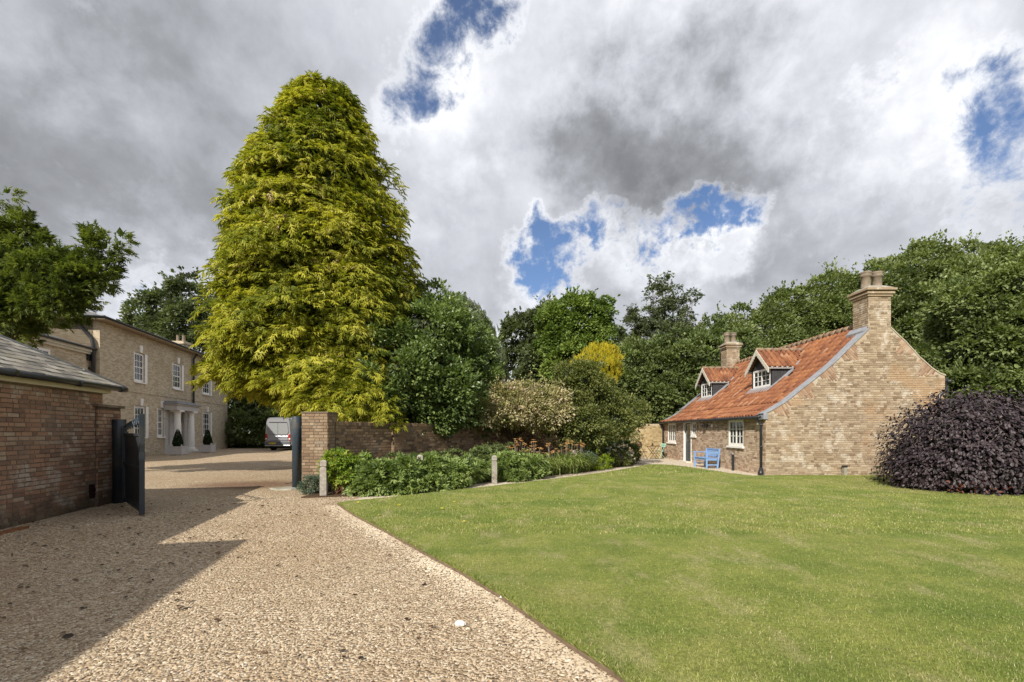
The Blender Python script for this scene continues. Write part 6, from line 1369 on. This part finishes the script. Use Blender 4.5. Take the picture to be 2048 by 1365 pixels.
shrub('wall_climber', 'thin leafy climber trained along the yellow end wall', [bl3(1215, 878, 25.6, 24, 8), bl3(1260, 872, 25.7, 20, 6), bl3(1235, 890, 25.5, 20, 10)], 2200, .09, L_MID, .2, 25, tmpl=LEAF)
shrub('corner_shrub', 'dense dark shrub under the fruit tree against the wall', [bl3(1190, 885, 22.5, 28, 26), bl3(1170, 895, 21.5, 22, 16)], 6000, .09, L_DARK, .22, 40, tmpl=LEAF)
shrub('bed_filler', 'low mixed green planting along the wall behind the anemones', [bl3(760, 915, 12.9, 30, 10), bl3(900, 912, 14.6, 30, 10)], 1500, .08, L_MID, .14, 22, tmpl=SPRIG)
bpy.data.objects['bed_filler'].name = 'astrantia_plant'; bpy.data.objects['astrantia_plant']['label'] = 'thin scattered green astrantia planting by the wall behind the anemones'
shrub('box_sprig', 'small green weed shoots beside the purple beech on the lawn', [bl3(1768, 940, 14.0, 7, 14), bl3(1755, 952, 13.8, 8, 6)], 260, .06, L_DARK, .08, 14, tmpl=LEAF); bpy.data.objects['box_sprig'].name = 'elder_shoot'
# --- oak posts
def oak_post(x, y, h, w_, label):
    T = thing('oak_post', (x, y, 0), label, 'post', 'oak posts along the bed'); f = Fr((x, y, 0), (1, .12, 0)); h2 = w_ / 2
    mb = MB(); mb.box(f, -h2, h2, -h2, h2, -.05, h - .16); mb.box(f, -h2, h2, -h2, h2, h - .125, h - .02); mb.box(f, -h2 * .8, h2 * .8, -h2 * .8, h2 * .8, h - .16, h - .125)
    P = [f.p(a * h2, b * h2, h - .02) for a, b in ((-1, -1), (1, -1), (1, 1), (-1, 1))]; Q = [f.p(a * h2 * .55, b * h2 * .55, h + .015) for a, b in ((-1, -1), (1, -1), (1, 1), (-1, 1))]; mb.hexa(P + Q); mb.build('shaft', OAK, T, bevel=.006); return T
oak_post(-4.36, 10.55, .83, .15, 'square weathered oak post beside the pier, notched near its top')
oak_post(-2.33, 11.55, .90, .145, 'square oak post almost buried in anemone leaves'); oak_post(-.51, 13.1, .80, .15, 'grey square oak post standing clear of the leaves mid bed')
oak_post(2.28, 16.7, .80, .14, 'far oak post among grey foliage past the daylilies')

# ================================================================== GRAVEL STONES AND GRASS
def left_of_lawn(x, y):
    ex = np.interp(y, [p[1] for p in LE], [p[0] for p in LE]); return x < ex - .01
def right_of_wall(x, y): return x > -8.51 - .234 * (y - 9.82) + .02
OCT = ([(-1, 0, 0), (0, -.8, 0), (1, -.2, 0), (.5, .8, 0), (-.6, .7, 0), (.05, .1, .55)], [(0, 1, 5), (1, 2, 5), (2, 3, 5), (3, 4, 5), (4, 0, 5)])
def stones(name, n, xr, yr, s0, s1, label, dens=None):
    x = RNG.uniform(*xr, n); y = RNG.uniform(*yr, n); ok = left_of_lawn(x, y) & right_of_wall(x, y) & (np.abs(x) < y * 1.2 + .5)
    if dens is not None: ok &= RNG.random(n) < dens(x, y)
    x, y = x[ok], y[ok]; n = len(x); P = np.stack([x, y, RNG.uniform(-.003, .008, n)], 1); a = RNG.random(n) * 6.283; D = np.stack([np.cos(a), np.sin(a), RNG.normal(0, .28, n)], 1); U = np.stack([RNG.normal(0, .28, n), RNG.normal(0, .28, n), np.ones(n)], 1)
    s = RNG.uniform(s0, s1, n) * RNG.choice([.7, 1, 1, 1.35], n); X, Yv, Zv = frames(D, U); V, Fc = scatter(OCT[0], OCT[1], P, X, Yv, Zv, np.stack([s, s * RNG.uniform(.5, .9, n), s * RNG.uniform(.35, .8, n)], 1))
    o = link(name, npmesh(name, V, Fc, GSTONE, np.repeat(RNG.random(n), 5), False, uv=False)); tag(o, label, None, None, 'stuff'); return n
stones('gravel', 86000, (-6.2, 1.3), (2.0, 5.2), .005, .0105, 'loose flint gravel stones on the near drive')
stones('gravel', 36000, (-9.6, -.5), (5.2, 10.6), .008, .015, 'loose flint gravel stones on the drive around the gate', lambda x, y: np.clip(1.5 - (y - 5) * .12, .5, 1))
# pale stones gathered along the lawn edge
q = RNG.random(6500); yy = 2.2 + q * 7; xx = np.interp(yy, [p[1] for p in LE], [p[0] for p in LE]) - np.abs(RNG.normal(0, .2, 6500)) - .02; n = 6500
P = np.stack([xx, yy, np.full(n, .006)], 1); a = RNG.random(n) * 6.283; X, Yv, Zv = frames(np.stack([np.cos(a), np.sin(a), np.zeros(n)], 1), np.tile([0., 0, 1], (n, 1)) + RNG.normal(0, .2, (n, 3))); s = RNG.uniform(.009, .021, n); V, Fc = scatter(OCT[0], OCT[1], P, X, Yv, Zv, np.stack([s, s * .75, s * .6], 1))
o = link('gravel', npmesh('gravel', V, Fc, GSTONE, np.repeat(RNG.uniform(.6, 1, n), 5), False, uv=False)); tag(o, 'paler loose gravel gathered along the lawn edging', None, None, 'stuff')
for (u, v, s, lab) in ((920, 1253, .036, 'largest white chalk stone lying alone on the gravel'), (1005, 1199, .022, 'white chalk pebble resting on the lawn edging')):
    x, y = G(u, v); mb = MB(); mb.ball((x, y, .02), s, 8, 5, (1.3, .8, .6)); g = random.Random(u); mb.v = [(a + g.uniform(-.005, .005), b + g.uniform(-.005, .005), c + g.uniform(-.004, .004)) for a, b, c in mb.v]; tag(mb.build('chalk_stone', CHALK), lab, 'stone')
f = Fr((-7.75, 6.75, 0), d1); mb = MB(); mb.box(f, -.9, .28, .18, .30, -.01, .03); tag(mb.build('edging_plank', RUST), 'rust brown plank lying on the gravel at the foot of the outbuilding wall', 'plank')
# scattered dead leaves / clods on the drive
n = 1300; P = np.stack([RNG.uniform(-8.5, 0, n), RNG.uniform(2.3, 9.5, n), np.full(n, .018)], 1); ok = left_of_lawn(P[:, 0], P[:, 1]) & right_of_wall(P[:, 0], P[:, 1]) & (RNG.random(n) < np.where(P[:, 0] < -3.2, .9, .2)); P = P[ok]; n = len(P)
o = foliage('fallen_leaves', ROUND, P, sph(n) * np.array([1, 1, .15]), np.tile([0., 0, 1], (n, 1)) + RNG.normal(0, .3, (n, 3)), RNG.uniform(.02, .055, n) * np.where(RNG.random(n) < .15, 1.6, 1), leafmat('dead_leaf', st((.03, .018, .012), (.08, .045, .025), (.20, .11, .05)), .1), None); tag(o, 'small dead brown leaves and twigs scattered over the gravel', None, None, 'stuff')
mb_y = RNG
pts = [(830, 1020), (760, 1030), (840, 1010), (905, 1005), (1010, 1010), (720, 1005), (860, 1040), (930, 1045), (800, 1012), (880, 1018)]
P = np.array([list(G(u, v, .05)) + [.062] for u, v in pts]); n = len(P); o = foliage('yellow_leaves', ROUND, P, sph(n) * np.array([1, 1, .1]), np.tile([0., -.2, 1], (n, 1)), RNG.uniform(.05, .09, n), L_GOLD, None); tag(o, 'few small yellow fallen leaves on the lawn', None, None, 'stuff')
# grass
def in_lawn(x, y):
    ex = np.interp(y, [p[1] for p in LE], [p[0] for p in LE]); pe = np.array(PE); lim = np.interp(x, pe[:, 0], pe[:, 1]); 
    r = np.where(y < 9.29, x > ex + .01, True) & np.where(x < 8.7, y < lim - .03, y < 15.4) & (x > -3.6)
    return r
def blades(n, y0, y1, L0, L1, w_, lab):
    y = y0 * (y1 / y0) ** RNG.random(n); x = RNG.uniform(-1.18, 1.2, n) * y; ok = in_lawn(x, y) & (np.abs(x) < 1.2 * y)
    for l in pl: ok &= np.hypot((x - l[0]) / l[3], (y - l[1]) / l[4]) > .85
    x, y = x[ok], y[ok]; n = len(x); P = np.stack([x, y, np.full(n, .033)], 1); a = RNG.random(n) * 6.283; lean = RNG.uniform(.3, 1.1, n); D = np.stack([np.cos(a) * lean, np.sin(a) * lean, np.ones(n)], 1); U = np.stack([np.cos(a), np.sin(a), -lean], 1) + RNG.normal(0, .5, (n, 3))
    o = foliage('grass', BLD, P, D, U, RNG.uniform(L0, L1, n), BLADE, None, wid=np.full(n, w_)); tag(o, lab, None, None, 'stuff')
blades(230000, 2.2, 6.5,   .013, .028, .16, 'short mown grass blades on the near lawn'); blades(150000, 6.5, 15.5,   .02, .042, .26, 'short mown grass blades on the middle lawn'); blades(36000, 15.5, 22, .035, .06, .4, 'short mown grass on the far lawn')
# longer tufts where mower and edging do not reach
n = 9000; q = RNG.random(n); yy = 1.9 * (9.4 / 1.9) ** q; xx = np.interp(yy, [p[1] for p in LE], [p[0] for p in LE]) + np.abs(RNG.normal(0, .035, n)) + .0; a = RNG.random(n) * 6.283
P = np.stack([xx, yy, np.full(n, .03)], 1); D = np.stack([np.cos(a) * .8 - .3, np.sin(a) * .8, np.ones(n) * .8], 1); o = foliage('grass', BLD, P, D, sph(n), RNG.uniform(.025, .055, n), BLADE, None, wid=np.full(n, .13)); tag(o, 'ragged longer grass fringe along the timber edging', None, None, 'stuff')
